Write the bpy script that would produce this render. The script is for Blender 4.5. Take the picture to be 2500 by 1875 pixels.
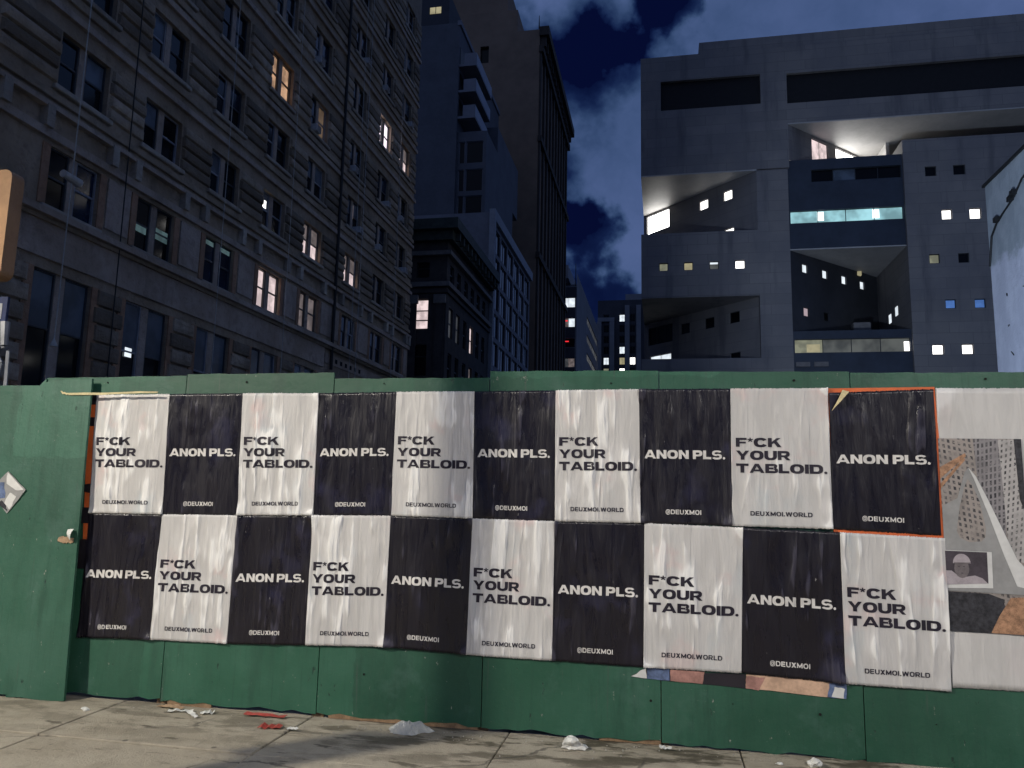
import bpy, bmesh, math, random
import numpy as np
from mathutils import Matrix, Vector

for o in list(bpy.data.objects): bpy.data.objects.remove(o)
S = bpy.context.scene
COL = S.collection
R = math.radians

# ------------------------------------------------------------------ camera
CAMH = 1.547
cam = bpy.data.cameras.new('camera'); cam.lens = 27.0; cam.sensor_width = 36.0
cam.clip_start = 0.05; cam.clip_end = 3000
camo = bpy.data.objects.new('camera', cam); COL.objects.link(camo)
right = Vector((0.98126549, 0.19148981, 0.02120573))
down = Vector((-0.00735883, 0.14724014, -0.9890734))
fwd = Vector((-0.19251981, 0.97038755, 0.14589081))
M = Matrix.Identity(4)
for i in range(3):
    M[i][0] = right[i]; M[i][1] = -down[i]; M[i][2] = -fwd[i]
M[2][3] = CAMH
camo.matrix_world = M
S.camera = camo

# ------------------------------------------------------------------ world: night sky with broken cloud
W = bpy.data.worlds.new('World'); S.world = W; W.use_nodes = True
nt = W.node_tree; nt.nodes.clear()
def wn(t, **k):
    n = nt.nodes.new(t)
    for a, b in k.items(): setattr(n, a, b)
    return n
out = wn('ShaderNodeOutputWorld'); bg = wn('ShaderNodeBackground')
sky = wn('ShaderNodeTexSky'); sky.sky_type = 'NISHITA'; sky.sun_disc = False
sky.sun_elevation = R(-4.0); sky.sun_rotation = R(160); sky.altitude = 10
tc = wn('ShaderNodeTexCoord')
def blob(d, lo, hi, amp):
    v = Vector(d).normalized()
    dp = wn('ShaderNodeVectorMath', operation='DOT_PRODUCT'); dp.inputs[1].default_value = v
    nt.links.new(warp.outputs[0], dp.inputs[0])
    mr = wn('ShaderNodeMapRange'); mr.interpolation_type = 'SMOOTHSTEP'
    mr.inputs[1].default_value = lo; mr.inputs[2].default_value = hi
    mr.inputs[3].default_value = 0; mr.inputs[4].default_value = amp
    nt.links.new(dp.outputs['Value'], mr.inputs[0]); return mr.outputs[0]
nz0 = wn('ShaderNodeTexNoise'); nz0.inputs['Scale'].default_value = 7.5; nz0.inputs['Detail'].default_value = 8
nt.links.new(tc.outputs['Generated'], nz0.inputs['Vector'])
sub = wn('ShaderNodeVectorMath', operation='SUBTRACT'); sub.inputs[1].default_value = (.5, .5, .5)
nt.links.new(nz0.outputs['Color'], sub.inputs[0])
scl = wn('ShaderNodeVectorMath', operation='SCALE'); scl.inputs['Scale'].default_value = 0.09
nt.links.new(sub.outputs[0], scl.inputs[0])
warp = wn('ShaderNodeVectorMath', operation='ADD')
nt.links.new(tc.outputs['Generated'], warp.inputs[0]); nt.links.new(scl.outputs[0], warp.inputs[1])
nz = wn('ShaderNodeTexNoise'); nz.inputs['Scale'].default_value = 4.2; nz.inputs['Detail'].default_value = 6
nz.inputs['Roughness'].default_value = .62
nt.links.new(warp.outputs[0], nz.inputs['Vector'])
def madd(a, b, op='ADD'):
    m = wn('ShaderNodeMath', operation=op)
    for i, x in enumerate((a, b)):
        if isinstance(x, (int, float)): m.inputs[i].default_value = x
        else: nt.links.new(x, m.inputs[i])
    return m.outputs[0]
cov = madd(madd(nz.outputs['Fac'], 1.0, 'MULTIPLY'), 0.33)
# gaps of clear sky in the cloud deck
for d, lo, hi, amp in (((-0.118, .850, .514), .9800, .9996, .74), ((-.030, .9535, .300), .9915, .9998, .72), ((-.040, .829, .558), .9945, .9999, .34)):
    cov = madd(cov, blob(d, lo, hi, amp), 'SUBTRACT')
ramp = wn('ShaderNodeValToRGB'); ramp.color_ramp.interpolation = 'B_SPLINE'
e = ramp.color_ramp.elements
e[0].position = .02; e[0].color = (.0012, .0032, .026, 1)
e[1].position = 1.0; e[1].color = (.082, .125, .280, 1)
for p_, c_ in ((.30, (.006, .016, .068, 1)), (.55, (.026, .054, .130, 1)), (.78, (.052, .090, .205, 1))):
    x_ = ramp.color_ramp.elements.new(p_); x_.color = c_
nt.links.new(cov, ramp.inputs[0])
mixs = wn('ShaderNodeMixRGB', blend_type='ADD'); mixs.inputs[0].default_value = 0.02
nt.links.new(ramp.outputs[0], mixs.inputs[1]); nt.links.new(sky.outputs[0], mixs.inputs[2])
nt.links.new(mixs.outputs[0], bg.inputs[0]); bg.inputs[1].default_value = 1.0
nt.links.new(bg.outputs[0], out.inputs[0])

# ------------------------------------------------------------------ sun (faint city glow on the cloud deck)
sl = bpy.data.lights.new('sun', 'SUN'); sl.energy = 0.05; sl.angle = R(40); sl.color = (.72, .8, 1)
so = bpy.data.objects.new('sun', sl); COL.objects.link(so)
so.rotation_euler = (R(50), 0, R(-25))

vs = S.view_settings
vs.view_transform = 'Standard'; vs.look = 'None'; vs.exposure = 0; vs.gamma = 1; vs.use_curve_mapping = False
S.render.resolution_x = 1024; S.render.resolution_y = 768
try:
    S.cycles.max_bounces = 6; S.cycles.diffuse_bounces = 3; S.cycles.glossy_bounces = 3
    S.cycles.transmission_bounces = 4; S.cycles.transparent_max_bounces = 8
    S.cycles.sample_clamp_indirect = 3.0
except Exception: pass

# ------------------------------------------------------------------ materials
MATS = {}
def newmat(name):
    m = bpy.data.materials.new(name); m.use_nodes = True
    t = m.node_tree; t.nodes.clear()
    o = t.nodes.new('ShaderNodeOutputMaterial'); p = t.nodes.new('ShaderNodeBsdfPrincipled')
    t.links.new(p.outputs[0], o.inputs[0]); MATS[name] = m
    return m, t, p
class NT:
    """tiny node helper"""
    def __init__(s, t): s.t = t
    def n(s, ty, **k):
        x = s.t.nodes.new(ty)
        for a, b in k.items(): setattr(x, a, b)
        return x
    def l(s, a, b): s.t.links.new(a, b)
    def coord(s, scale=(1, 1, 1), loc=(0, 0, 0)):
        g = s.n('ShaderNodeNewGeometry')
        m = s.n('ShaderNodeMapping'); m.inputs['Scale'].default_value = scale; m.inputs['Location'].default_value = loc
        s.l(g.outputs['Position'], m.inputs[0]); return m.outputs[0]
    def noise(s, scale, detail=5, rough=.55, vec=None, dist=0):
        x = s.n('ShaderNodeTexNoise'); x.inputs['Scale'].default_value = scale
        x.inputs['Detail'].default_value = detail; x.inputs['Roughness'].default_value = rough
        x.inputs['Distortion'].default_value = dist
        s.l(vec if vec is not None else s.coord(), x.inputs['Vector']); return x.outputs['Fac']
    def rng(s, v, a, b, c=0, d=1):
        m = s.n('ShaderNodeMapRange'); m.interpolation_type = 'SMOOTHSTEP'
        for i, x in enumerate((a, b, c, d)): m.inputs[i+1].default_value = x
        s.l(v, m.inputs[0]); return m.outputs[0]
    def mix(s, f, a, b, mode='MIX'):
        m = s.n('ShaderNodeMixRGB', blend_type=mode)
        for i, x in enumerate((f, a, b)):
            if isinstance(x, (int, float)): m.inputs[i].default_value = x
            elif isinstance(x, tuple): m.inputs[i].default_value = x + (1,) if len(x) == 3 else x
            else: s.l(x, m.inputs[i])
        return m.outputs[0]
    def math(s, op, a, b=0):
        m = s.n('ShaderNodeMath', operation=op)
        for i, x in enumerate((a, b)):
            if isinstance(x, (int, float)): m.inputs[i].default_value = x
            else: s.l(x, m.inputs[i])
        return m.outputs[0]
    def bump(s, h, strength, dist, p):
        b = s.n('ShaderNodeBump'); b.inputs['Strength'].default_value = strength; b.inputs['Distance'].default_value = dist
        s.l(h, b.inputs['Height']); s.l(b.outputs[0], p.inputs['Normal'])

def plain(name, col, rough=.7, var=.25, scale=3., metal=0., bump=.0, spec=.4):
    m, t, p = newmat(name); h = NT(t)
    n1 = h.noise(scale, 6); n2 = h.noise(scale*6, 4)
    f = h.math('ADD', h.math('MULTIPLY', n1, .7), h.math('MULTIPLY', n2, .3))
    c = h.mix(h.rng(f, .3, .7), tuple(x*(1-var) for x in col), tuple(min(1, x*(1+var)) for x in col))
    h.l(c, p.inputs['Base Color']); p.inputs['Roughness'].default_value = rough
    p.inputs['Metallic'].default_value = metal; p.inputs['Specular IOR Level'].default_value = spec
    if bump: h.bump(n2, bump, .02, p)
    return m
def emit(name, col, strength, var=.0, scale=2.):
    m, t, p = newmat(name); h = NT(t)
    p.inputs['Base Color'].default_value = (.05, .05, .05, 1); p.inputs['Roughness'].default_value = .4
    if var:
        n = h.noise(scale, 3)
        c = h.mix(h.rng(n, .35, .65), tuple(x*(1-var) for x in col), col)
        h.l(c, p.inputs['Emission Color'])
    else: p.inputs['Emission Color'].default_value = col + (1,)
    p.inputs['Emission Strength'].default_value = strength
    return m

# painted plywood
def mk_green(name, ca, cb):
    m, t, p = newmat(name); h = NT(t)
    big = h.noise(.9, 4, .6)
    ver = h.noise(1.0, 6, .6, h.coord((9, 9, 1.3)))
    fine = h.noise(45, 5, .65)
    c = h.mix(h.rng(big, .35, .65), ca, cb)
    c = h.mix(h.math('MULTIPLY', h.rng(ver, .48, .72), .7), c, (.016, .068, .042))
    c = h.mix(h.math('MULTIPLY', h.rng(h.noise(2.3, 6, .65), .54, .68), .45), c, (.072, .155, .12))
    # patches painted over at different times, and the grain of the ply
    gp = h.n('ShaderNodeNewGeometry'); sx = h.n('ShaderNodeSeparateXYZ'); cx = h.n('ShaderNodeCombineXYZ'); h.l(gp.outputs['Position'], sx.inputs[0])
    wob = h.math('MULTIPLY', h.noise(7, 4), .10)
    h.l(h.math('ADD', sx.outputs[0], wob), cx.inputs[0]); h.l(h.math('ADD', sx.outputs[2], wob), cx.inputs[1])
    bk = h.n('ShaderNodeTexBrick'); bk.inputs['Scale'].default_value = 1; bk.inputs['Brick Width'].default_value = .83; bk.inputs['Row Height'].default_value = .61
    bk.inputs['Mortar Size'].default_value = 0; bk.inputs['Color1'].default_value = (.66, .70, .70, 1); bk.inputs['Color2'].default_value = (1.12, 1.08, 1.1, 1)
    h.l(cx.outputs[0], bk.inputs['Vector'])
    c = h.mix(.75, c, bk.outputs['Color'], 'MULTIPLY')
    grain = h.noise(1., 4, .6, h.coord((70, 70, 2.2)), .3)
    c = h.mix(h.math('MULTIPLY', h.rng(grain, .52, .7), .35), c, (.012, .055, .034))
    drip = h.rng(h.noise(1., 3, .5, h.coord((26, 26, .9), (4, 4, 4))), .66, .72)
    c = h.mix(h.math('MULTIPLY', drip, .5), c, (.05, .075, .06))
    # chips and scuffs
    chip = h.rng(h.noise(16, 6, .7, h.coord((1.6, 1, .8))), .675, .70)
    c = h.mix(h.math('MULTIPLY', chip, .8), c, (.30, .30, .26))
    dark = h.rng(h.noise(9, 5, .7, h.coord((2.2, 1, .8), (7, 3, 1))), .66, .70)
    c = h.mix(h.math('MULTIPLY', dark, .85), c, (.006, .022, .016))
    h.l(c, p.inputs['Base Color'])
    h.l(h.rng(fine, .2, .8, .42, .62), p.inputs['Roughness'])
    hh = h.math('ADD', h.math('MULTIPLY', fine, .25), h.math('ADD', h.noise(6, 4), h.math('MULTIPLY', dark, -.7)))
    h.bump(hh, .35, .012, p)
mk_green('green_paint', (.016, .084, .047), (.032, .116, .072))
mk_green('green_paint_chalky', (.023, .098, .058), (.042, .128, .085))
plain('wood_edge', (.20, .13, .075), .85, .4, 20)
plain('black_gap', (.004, .004, .004), .9, .2)

def mk_paper(name, c0, stain, rough, streak, crest):
    m, t, p = newmat(name); h = NT(t)
    st = h.noise(1.0, 5, .55, h.coord((42, 42, 3.0)), .6)
    st2 = h.noise(1.0, 5, .6, h.coord((14, 14, 2.2), (3, 1, 5)), .9)
    blot = h.noise(3.2, 4, .55, h.coord((1, 1, 1), (5, 2, 9)))
    blot2 = h.noise(2.4, 5, .55, h.coord((1.8, 1, .7), (1, 8, 3)))
    c = h.mix(h.rng(st2, .38, .66), tuple(x*.84 for x in c0), c0)
    for s_, b in zip(stain, (blot, blot2)):
        c = h.mix(h.math('MULTIPLY', h.rng(b, .56, .70), s_[1]), c, s_[0])
    fleck = h.rng(h.noise(34, 3, .6, h.coord((1, 1, .45), (3, 3, 3))), .735, .75)
    c = h.mix(h.math('MULTIPLY', fleck, .55), c, (.45, .44, .42))
    # crease highlights and valley shade painted into the colour, plus paler dry paper
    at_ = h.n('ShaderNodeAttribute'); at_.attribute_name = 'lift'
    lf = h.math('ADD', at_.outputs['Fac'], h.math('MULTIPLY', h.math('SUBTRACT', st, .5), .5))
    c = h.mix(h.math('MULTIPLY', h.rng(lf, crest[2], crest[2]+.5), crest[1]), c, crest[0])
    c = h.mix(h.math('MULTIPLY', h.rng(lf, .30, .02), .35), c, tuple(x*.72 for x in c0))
    h.l(c, p.inputs['Base Color'])
    h.l(h.rng(st2, .3, .7, rough-.1, rough+.12), p.inputs['Roughness'])
    p.inputs['Specular IOR Level'].default_value = .45
    hh = h.math('ADD', h.math('MULTIPLY', st, .5), h.math('MULTIPLY', st2, .9))
    h.bump(hh, streak, .03, p)
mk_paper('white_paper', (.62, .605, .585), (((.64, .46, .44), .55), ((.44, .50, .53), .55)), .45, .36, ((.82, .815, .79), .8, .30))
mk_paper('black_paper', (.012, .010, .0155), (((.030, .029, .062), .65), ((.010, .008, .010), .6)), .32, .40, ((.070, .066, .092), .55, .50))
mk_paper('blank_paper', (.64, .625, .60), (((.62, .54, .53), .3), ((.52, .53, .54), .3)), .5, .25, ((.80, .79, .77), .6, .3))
plain('black_ink', (.016, .012, .022), .5, .3, 8)
plain('white_ink', (.62, .60, .57), .5, .15, 8)
plain('orange_paper', (.62, .13, .035), .5, .2, 5)
plain('dark_paper', (.018, .015, .02), .5, .3, 5)
plain('yellowed_paper', (.55, .47, .26), .6, .3, 9)
plain('blue_paper', (.10, .14, .25), .5, .5, 14)
plain('pink_paper', (.34, .18, .15), .5, .35, 12)
plain('peach_paper', (.54, .36, .25), .5, .25, 10)
plain('grey_print', (.27, .27, .265), .5, .15, 6)
plain('light_print', (.60, .60, .58), .5, .1, 6)
plain('dark_print', (.03, .03, .035), .5, .7, 40)
plain('rust_print', (.34, .19, .11), .5, .5, 30)
plain('portrait_dark', (.055, .045, .055), .5, .3, 12)
plain('portrait_mid', (.15, .13, .135), .5, .2, 20)
plain('portrait_light', (.36, .32, .34), .5, .15, 20)
def mk_cityprint(name, wall, bw, rh, mortar, skew):
    m, t, p = newmat(name); h = NT(t)
    b = h.n('ShaderNodeTexBrick'); b.offset = 0; b.squash = 1
    b.inputs['Color1'].default_value = (.012, .012, .016, 1); b.inputs['Color2'].default_value = (.09, .085, .09, 1)
    b.inputs['Mortar'].default_value = wall+(1,); b.inputs['Scale'].default_value = 1
    b.inputs['Mortar Size'].default_value = mortar; b.inputs['Brick Width'].default_value = bw; b.inputs['Row Height'].default_value = rh
    b.inputs['Mortar Smooth'].default_value = .2
    g = h.n('ShaderNodeNewGeometry'); sx = h.n('ShaderNodeSeparateXYZ'); cx = h.n('ShaderNodeCombineXYZ')
    h.l(g.outputs['Position'], sx.inputs[0])
    h.l(h.math('ADD', sx.outputs[0], h.math('MULTIPLY', sx.outputs[2], skew*.3)), cx.inputs[0]); h.l(h.math('ADD', sx.outputs[2], h.math('MULTIPLY', sx.outputs[0], skew)), cx.inputs[1])
    h.l(cx.outputs[0], b.inputs['Vector'])
    c = h.mix(h.math('MULTIPLY', h.rng(h.noise(26, 4, .7), .48, .60), .85), b.outputs['Color'], wall)
    c = h.mix(h.math('MULTIPLY', h.rng(h.noise(9, 4, .6), .45, .65), .5), c, tuple(x*.5 for x in wall))
    h.l(c, p.inputs['Base Color']); p.inputs['Roughness'].default_value = .5
mk_cityprint('city_print', (.30, .265, .24), .030, .036, .0085, .25)
mk_cityprint('city_print_pale', (.42, .40, .385), .026, .034, .0085, -.35)
mk_cityprint('city_print_grey', (.24, .225, .23), .024, .040, .0065, -.2)

def mk_concrete():
    m, t, p = newmat('sidewalk_concrete'); h = NT(t)
    g = h.n('ShaderNodeNewGeometry'); sx = h.n('ShaderNodeSeparateXYZ'); h.l(g.outputs['Position'], sx.inputs[0])
    big = h.noise(.8, 5, .6); mid = h.noise(5, 6, .65); fine = h.noise(90, 4, .7)
    c = h.mix(h.rng(big, .35, .65), (.32, .282, .212), (.42, .378, .298))
    c = h.mix(h.math('MULTIPLY', h.rng(mid, .45, .7), .45), c, (.19, .168, .125))
    c = h.mix(h.math('MULTIPLY', h.rng(fine, .55, .75), .35), c, (.15, .14, .12))
    near = h.rng(sx.outputs[1], 4.2, 5.1)            # grime gathers along the foot of the fence
    rightw = h.rng(sx.outputs[0], -3.6, -.6, .5, 1)
    st = h.rng(h.noise(2.6, 6, .62, h.coord((.8, 2.2, 1), (2, 0, 0))), .47, .58)
    c = h.mix(h.math('MULTIPLY', h.math('MULTIPLY', st, near), h.math('MULTIPLY', rightw, .92)), c, (.055, .046, .026))
    st3 = h.rng(h.noise(4.6, 6, .62, h.coord((.7, 2.4, 1), (9, 4, 0))), .60, .66)
    c = h.mix(h.math('MULTIPLY', st3, .8), c, (.085, .072, .050))
    spots = h.rng(h.noise(13, 3, .6, h.coord((1, 2, 1), (1, 1, 1))), .70, .73)
    c = h.mix(h.math('MULTIPLY', spots, .7), c, (.05, .045, .04))
    vo = h.n('ShaderNodeTexVoronoi'); vo.feature = 'DISTANCE_TO_EDGE'; vo.inputs['Scale'].default_value = .55
    wv = h.n('ShaderNodeVectorMath', operation='ADD'); h.l(h.coord(), wv.inputs[0])
    nn = h.n('ShaderNodeTexNoise'); nn.inputs['Scale'].default_value = 3.5; nn.inputs['Detail'].default_value = 6; h.l(h.coord(), nn.inputs['Vector'])
    sc_ = h.n('ShaderNodeVectorMath', operation='SCALE'); sc_.inputs['Scale'].default_value = .35; h.l(nn.outputs['Color'], sc_.inputs[0]); h.l(sc_.outputs[0], wv.inputs[1]); h.l(wv.outputs[0], vo.inputs['Vector'])
    crack = h.rng(vo.outputs['Distance'], .002, .012, 1, 0)
    c = h.mix(h.math('MULTIPLY', crack, h.rng(big, .45, .6, 0, .75)), c, (.05, .045, .038))
    gum = h.n('ShaderNodeTexVoronoi'); gum.inputs['Scale'].default_value = 5.5; h.l(h.coord(), gum.inputs['Vector'])
    gm = h.math('MULTIPLY', h.rng(gum.outputs['Distance'], .07, .12, 1, 0), h.rng(gum.outputs['Color'], .62, .66))
    c = h.mix(h.math('MULTIPLY', gm, .75), c, (.075, .066, .055))
    h.l(c, p.inputs['Base Color']); p.inputs['Roughness'].default_value = .8
    h.bump(h.math('ADD', h.math('MULTIPLY', fine, .4), mid), .9, .02, p)
mk_concrete()
plain('joint_dirt', (.06, .052, .04), .95, .4, 8)
plain('asphalt', (.05, .05, .052), .9, .3, 2, bump=.3)
plain('lot_dirt', (.11, .095, .075), .95, .4, .6, bump=.3)
plain('kerb_stone', (.28, .28, .27), .8, .2, 4)

def mk_stone(name, a, b, rnd=0):
    m, t, p = newmat(name); h = NT(t)
    n1 = h.noise(.35, 5, .6); n2 = h.noise(2.6, 6, .65); n3 = h.noise(.6, 5, .6, h.coord((1.5, 1.5, .35)))
    c = h.mix(h.rng(n1, .35, .65), a, b)
    c = h.mix(h.math('MULTIPLY', h.rng(n2, .45, .7), .5), c, tuple(x*.6 for x in a))
    c = h.mix(h.math('MULTIPLY', h.rng(n3, .55, .72), .5), c, tuple(x*.45 for x in a))
    if rnd:
        oi = h.n('ShaderNodeObjectInfo')
        c = h.mix(h.rng(oi.outputs['Random'], 0, 1, 0, rnd), c, tuple(x*.42 for x in a))
    h.l(c, p.inputs['Base Color']); p.inputs['Roughness'].default_value = .85
    h.bump(n2, .8, .18, p)
mk_stone('stone_wall', (.25, .195, .135), (.34, .275, .205))
mk_stone('stone_block', (.26, .205, .145), (.42, .355, .275), .9)
mk_stone('stone_band', (.31, .25, .20), (.40, .335, .285))
mk_stone('stone_sill', (.34, .30, .25), (.46, .42, .36), .5)
mk_stone('brown_jamb', (.27, .16, .095), (.36, .22, .14))
plain('window_frame_dark', (.045, .05, .058), .5, .2)
plain('window_frame_pale', (.22, .24, .28), .55, .15)
plain('pipe_black', (.012, .013, .014), .6, .3)
plain('rope_pale', (.42, .42, .40), .8, .2)
plain('white_metal', (.45, .46, .48), .5, .2, 6)
def glassy(name, col, rough=.08, spec=.6):
    m, t, p = newmat(name); h = NT(t)
    c = h.mix(h.rng(h.noise(.8, 3), .4, .6), tuple(x*.6 for x in col), col)
    h.l(c, p.inputs['Base Color']); p.inputs['Roughness'].default_value = rough
    p.inputs['Specular IOR Level'].default_value = spec
glassy('pane_dark', (.006, .008, .012)); glassy('pane_blind', (.10, .13, .17), .25); glassy('pane_navy', (.010, .022, .05))
glassy('pane_black', (.003, .003, .004), .3, .2)
emit('lit_pink', (1., .80, .80), .95, .45, 1.3); emit('lit_pink_dim', (1., .82, .80), .16, .5, 1.5)
emit('lit_orange', (1., .60, .36), .62, .6, 1.6); emit('lit_orange_dim', (1., .66, .38), .13, .7, 1.6)
emit('lit_hot', (1., .86, .97), 1.5); emit('lit_white', (1., .97, .93), 2.6); emit('lit_cool', (.85, .93, 1.), 1.1, .3, 1.)
emit('lit_cyan', (.42, .80, .88), .95, .6, .5); emit('lit_cyan_hot', (.85, .98, 1.), 2.2)
emit('lit_teal', (.35, .62, .66), .16, .5, 3.); emit('lit_blue', (.12, .30, .85), .55, .3, 1.5)
emit('lit_yellow', (.95, .85, .50), .42, .3, 1.); emit('lit_yellow_dim', (.75, .76, .52), .30, .4, 1.5)
emit('lit_grey', (.55, .58, .52), .17, .6, .6); emit('lit_flood', (1., .98, .94), 7.0); emit('lit_red', (1., .03, .04), 1.2)
emit('lit_slit', (1., .78, .55), .22, .5, .3); emit('lit_rose', (1., .78, .86), .42, .2); emit('lit_dimwin', (.55, .58, .62), .10, .5, 1.)
emit('lamp_glow', (1., .93, .80), 12.)

def mk_precast():
    m, t, p = newmat('precast_concrete'); h = NT(t)
    g = h.n('ShaderNodeNewGeometry'); sx = h.n('ShaderNodeSeparateXYZ'); cx = h.n('ShaderNodeCombineXYZ')
    h.l(g.outputs['Position'], sx.inputs[0])
    h.l(h.math('ADD', sx.outputs[0], sx.outputs[1]), cx.inputs[0]); h.l(sx.outputs[2], cx.inputs[1])
    b = h.n('ShaderNodeTexBrick'); b.inputs['Scale'].default_value = 1
    b.inputs['Color1'].default_value = (.200, .190, .182, 1); b.inputs['Color2'].default_value = (.240, .228, .218, 1)
    b.inputs['Mortar'].default_value = (.125, .12, .116, 1); b.inputs['Mortar Size'].default_value = .018
    b.inputs['Brick Width'].default_value = 3.1; b.inputs['Row Height'].default_value = .83; b.inputs['Mortar Smooth'].default_value = .3
    h.l(cx.outputs[0], b.inputs['Vector'])
    n1 = h.noise(.25, 5, .6); n2 = h.noise(.5, 5, .6, h.coord((1.6, 1.6, .22))); n3 = h.noise(2.5, 5)
    c = h.mix(h.math('MULTIPLY', h.rng(n1, .35, .65), .6), b.outputs['Color'], (.13, .13, .145))
    c = h.mix(h.math('MULTIPLY', h.rng(n2, .50, .68), .75), c, (.095, .095, .105))
    c = h.mix(h.math('MULTIPLY', n3, .25), c, (.20, .185, .195))
    h.l(c, p.inputs['Base Color']); p.inputs['Roughness'].default_value = .75
mk_precast()
plain('soffit_concrete', (.42, .41, .40), .55, .12, .6)
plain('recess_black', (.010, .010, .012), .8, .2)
plain('court_shade', (.045, .047, .055), .7, .2, .4)  # court walls darker than the concrete: recess shade put into the colour
plain('dark_panel', (.035, .045, .065), .5, .2, .5)
plain('mullion', (.03, .035, .04), .4, .2)
def mk_whitewall():
    m, t, p = newmat('painted_brick_wall'); h = NT(t)
    g = h.n('ShaderNodeNewGeometry'); sx = h.n('ShaderNodeSeparateXYZ'); h.l(g.outputs['Position'], sx.inputs[0])
    n1 = h.noise(.35, 6, .65); n2 = h.noise(3.5, 6, .7); n3 = h.noise(1.2, 6, .6, h.coord((1, 1, .5)))
    edge = h.math('ADD', sx.outputs[2], h.math('MULTIPLY', h.math('SUBTRACT', n1, .5), 3.0))
    f = h.rng(edge, 12.3, 12.7)
    c = h.mix(h.rng(n3, .4, .65), (.52, .54, .62), (.62, .64, .72))
    c2 = h.mix(h.rng(n3, .4, .65), (.30, .34, .37), (.38, .42, .45))
    c = h.mix(f, c, c2)
    c = h.mix(h.math('MULTIPLY', h.rng(n2, .58, .72), .35), c, (.28, .29, .34))
    h.l(c, p.inputs['Base Color']); p.inputs['Roughness'].default_value = .8
    h.bump(n2, .6, .05, p)
mk_whitewall()
plain('dark_brick', (.055, .048, .046), .85, .3, 1.2); plain('dark_trim', (.17, .16, .155), .8, .2, 2)
plain('cornice_dark', (.05, .062, .055), .7, .3, 2)
plain('render_blue', (.105, .108, .125), .8, .15, .4); plain('render_grey', (.20, .20, .225), .8, .15, .4)
plain('balcony_pale', (.36, .38, .44), .7, .1, .6); plain('white_trim', (.30, .31, .34), .7, .15, .6)
plain('tower_brown', (.24, .165, .115), .85, .22, .12); plain('tower_front', (.055, .042, .034), .85, .3, .5)
plain('far_grey', (.20, .20, .215), .8, .15, .2); plain('far_dark', (.045, .045, .055), .7, .2, .3)
plain('far_pale', (.26, .26, .28), .8, .1, .2)
plain('lamp_metal', (.16, .17, .17), .45, .15, 4, .6); plain('signal_yellow', (.36, .205, .10), .5, .15, 4)
plain('sign_blue', (.012, .022, .075), .5, .3, 4); plain('galvanised', (.30, .31, .32), .45, .2, 8, .5)
plain('red_wrapper', (.36, .055, .045), .35, .4, 40); plain('grit_mix', (.34, .32, .28), .8, .5, 60); plain('litter_white', (.62, .62, .58), .6, .2, 30)
plain('cardboard', (.34, .23, .14), .8, .3, 30)
def mk_bag():
    m, t, p = newmat('plastic_bag'); h = NT(t)
    p.inputs['Base Color'].default_value = (.55, .57, .55, 1); p.inputs['Roughness'].default_value = .3; p.inputs['Alpha'].default_value = .62
    h.bump(h.noise(28, 4), .4, .01, p)
mk_bag()

# ------------------------------------------------------------------ mesh helpers
class MB:
    def __init__(s): s.v = []; s.f = []
    def quad(s, a, b, c, d):
        i = len(s.v); s.v += [tuple(a), tuple(b), tuple(c), tuple(d)]; s.f.append((i, i+1, i+2, i+3)); return s
    def poly(s, pts):
        i = len(s.v); s.v += [tuple(p) for p in pts]; s.f.append(tuple(range(i, i+len(pts)))); return s
    def box(s, x0, x1, y0, y1, z0, z1):
        i = len(s.v)
        s.v += [(x0,y0,z0),(x1,y0,z0),(x1,y1,z0),(x0,y1,z0),(x0,y0,z1),(x1,y0,z1),(x1,y1,z1),(x0,y1,z1)]
        s.f += [(i,i+3,i+2,i+1),(i+4,i+5,i+6,i+7),(i,i+1,i+5,i+4),(i+1,i+2,i+6,i+5),(i+2,i+3,i+7,i+6),(i+3,i,i+4,i+7)]
        return s
    def prism(s, pts, z0, z1):
        """plan polygon (ccw from above) extruded in z"""
        i = len(s.v); n = len(pts)
        s.v += [(p[0], p[1], z0) for p in pts] + [(p[0], p[1], z1) for p in pts]
        s.f.append(tuple(range(i+n-1, i-1, -1))); s.f.append(tuple(range(i+n, i+2*n)))
        for k in range(n): s.f.append((i+k, i+(k+1) % n, i+n+(k+1) % n, i+n+k))
        return s
    def tube(s, p0, p1, r0, r1=None, n=8):
        r1 = r0 if r1 is None else r1
        p0 = Vector(p0); p1 = Vector(p1); d = (p1-p0).normalized()
        a = d.orthogonal().normalized(); b = d.cross(a); i = len(s.v)
        for p, r in ((p0, r0), (p1, r1)):
            for k in range(n):
                t = 2*math.pi*k/n; s.v.append(tuple(p+a*(r*math.cos(t))+b*(r*math.sin(t))))
        for k in range(n): s.f.append((i+k, i+(k+1) % n, i+n+(k+1) % n, i+n+k))
        s.f.append(tuple(range(i+n-1, i-1, -1))); s.f.append(tuple(range(i+n, i+2*n)))
        return s
    def mesh(s, name, smooth=False):
        me = bpy.data.meshes.new(name); me.from_pydata(s.v, [], s.f); me.update()
        if smooth:
            for p in me.polygons: p.use_smooth = True
        return me
    def build(s, name, mat, parent=None, smooth=False, bevel=0):
        return link(name, s.mesh(name, smooth), mat, parent, bevel=bevel)
def link(name, me, mat, parent=None, loc=None, bevel=0):
    if mat and not me.materials: me.materials.append(MATS[mat])
    o = bpy.data.objects.new(name, me); COL.objects.link(o)
    if parent: o.parent = parent
    if loc: o.location = loc
    if bevel:
        b = o.modifiers.new('bevel', 'BEVEL'); b.width = bevel; b.segments = 2; b.limit_method = 'ANGLE'
    return o
def tag(o, label=None, cat=None, group=None, kind=None):
    if label: o['label'] = label
    if cat: o['category'] = cat
    if group: o['group'] = group
    if kind: o['kind'] = kind
    return o
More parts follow.
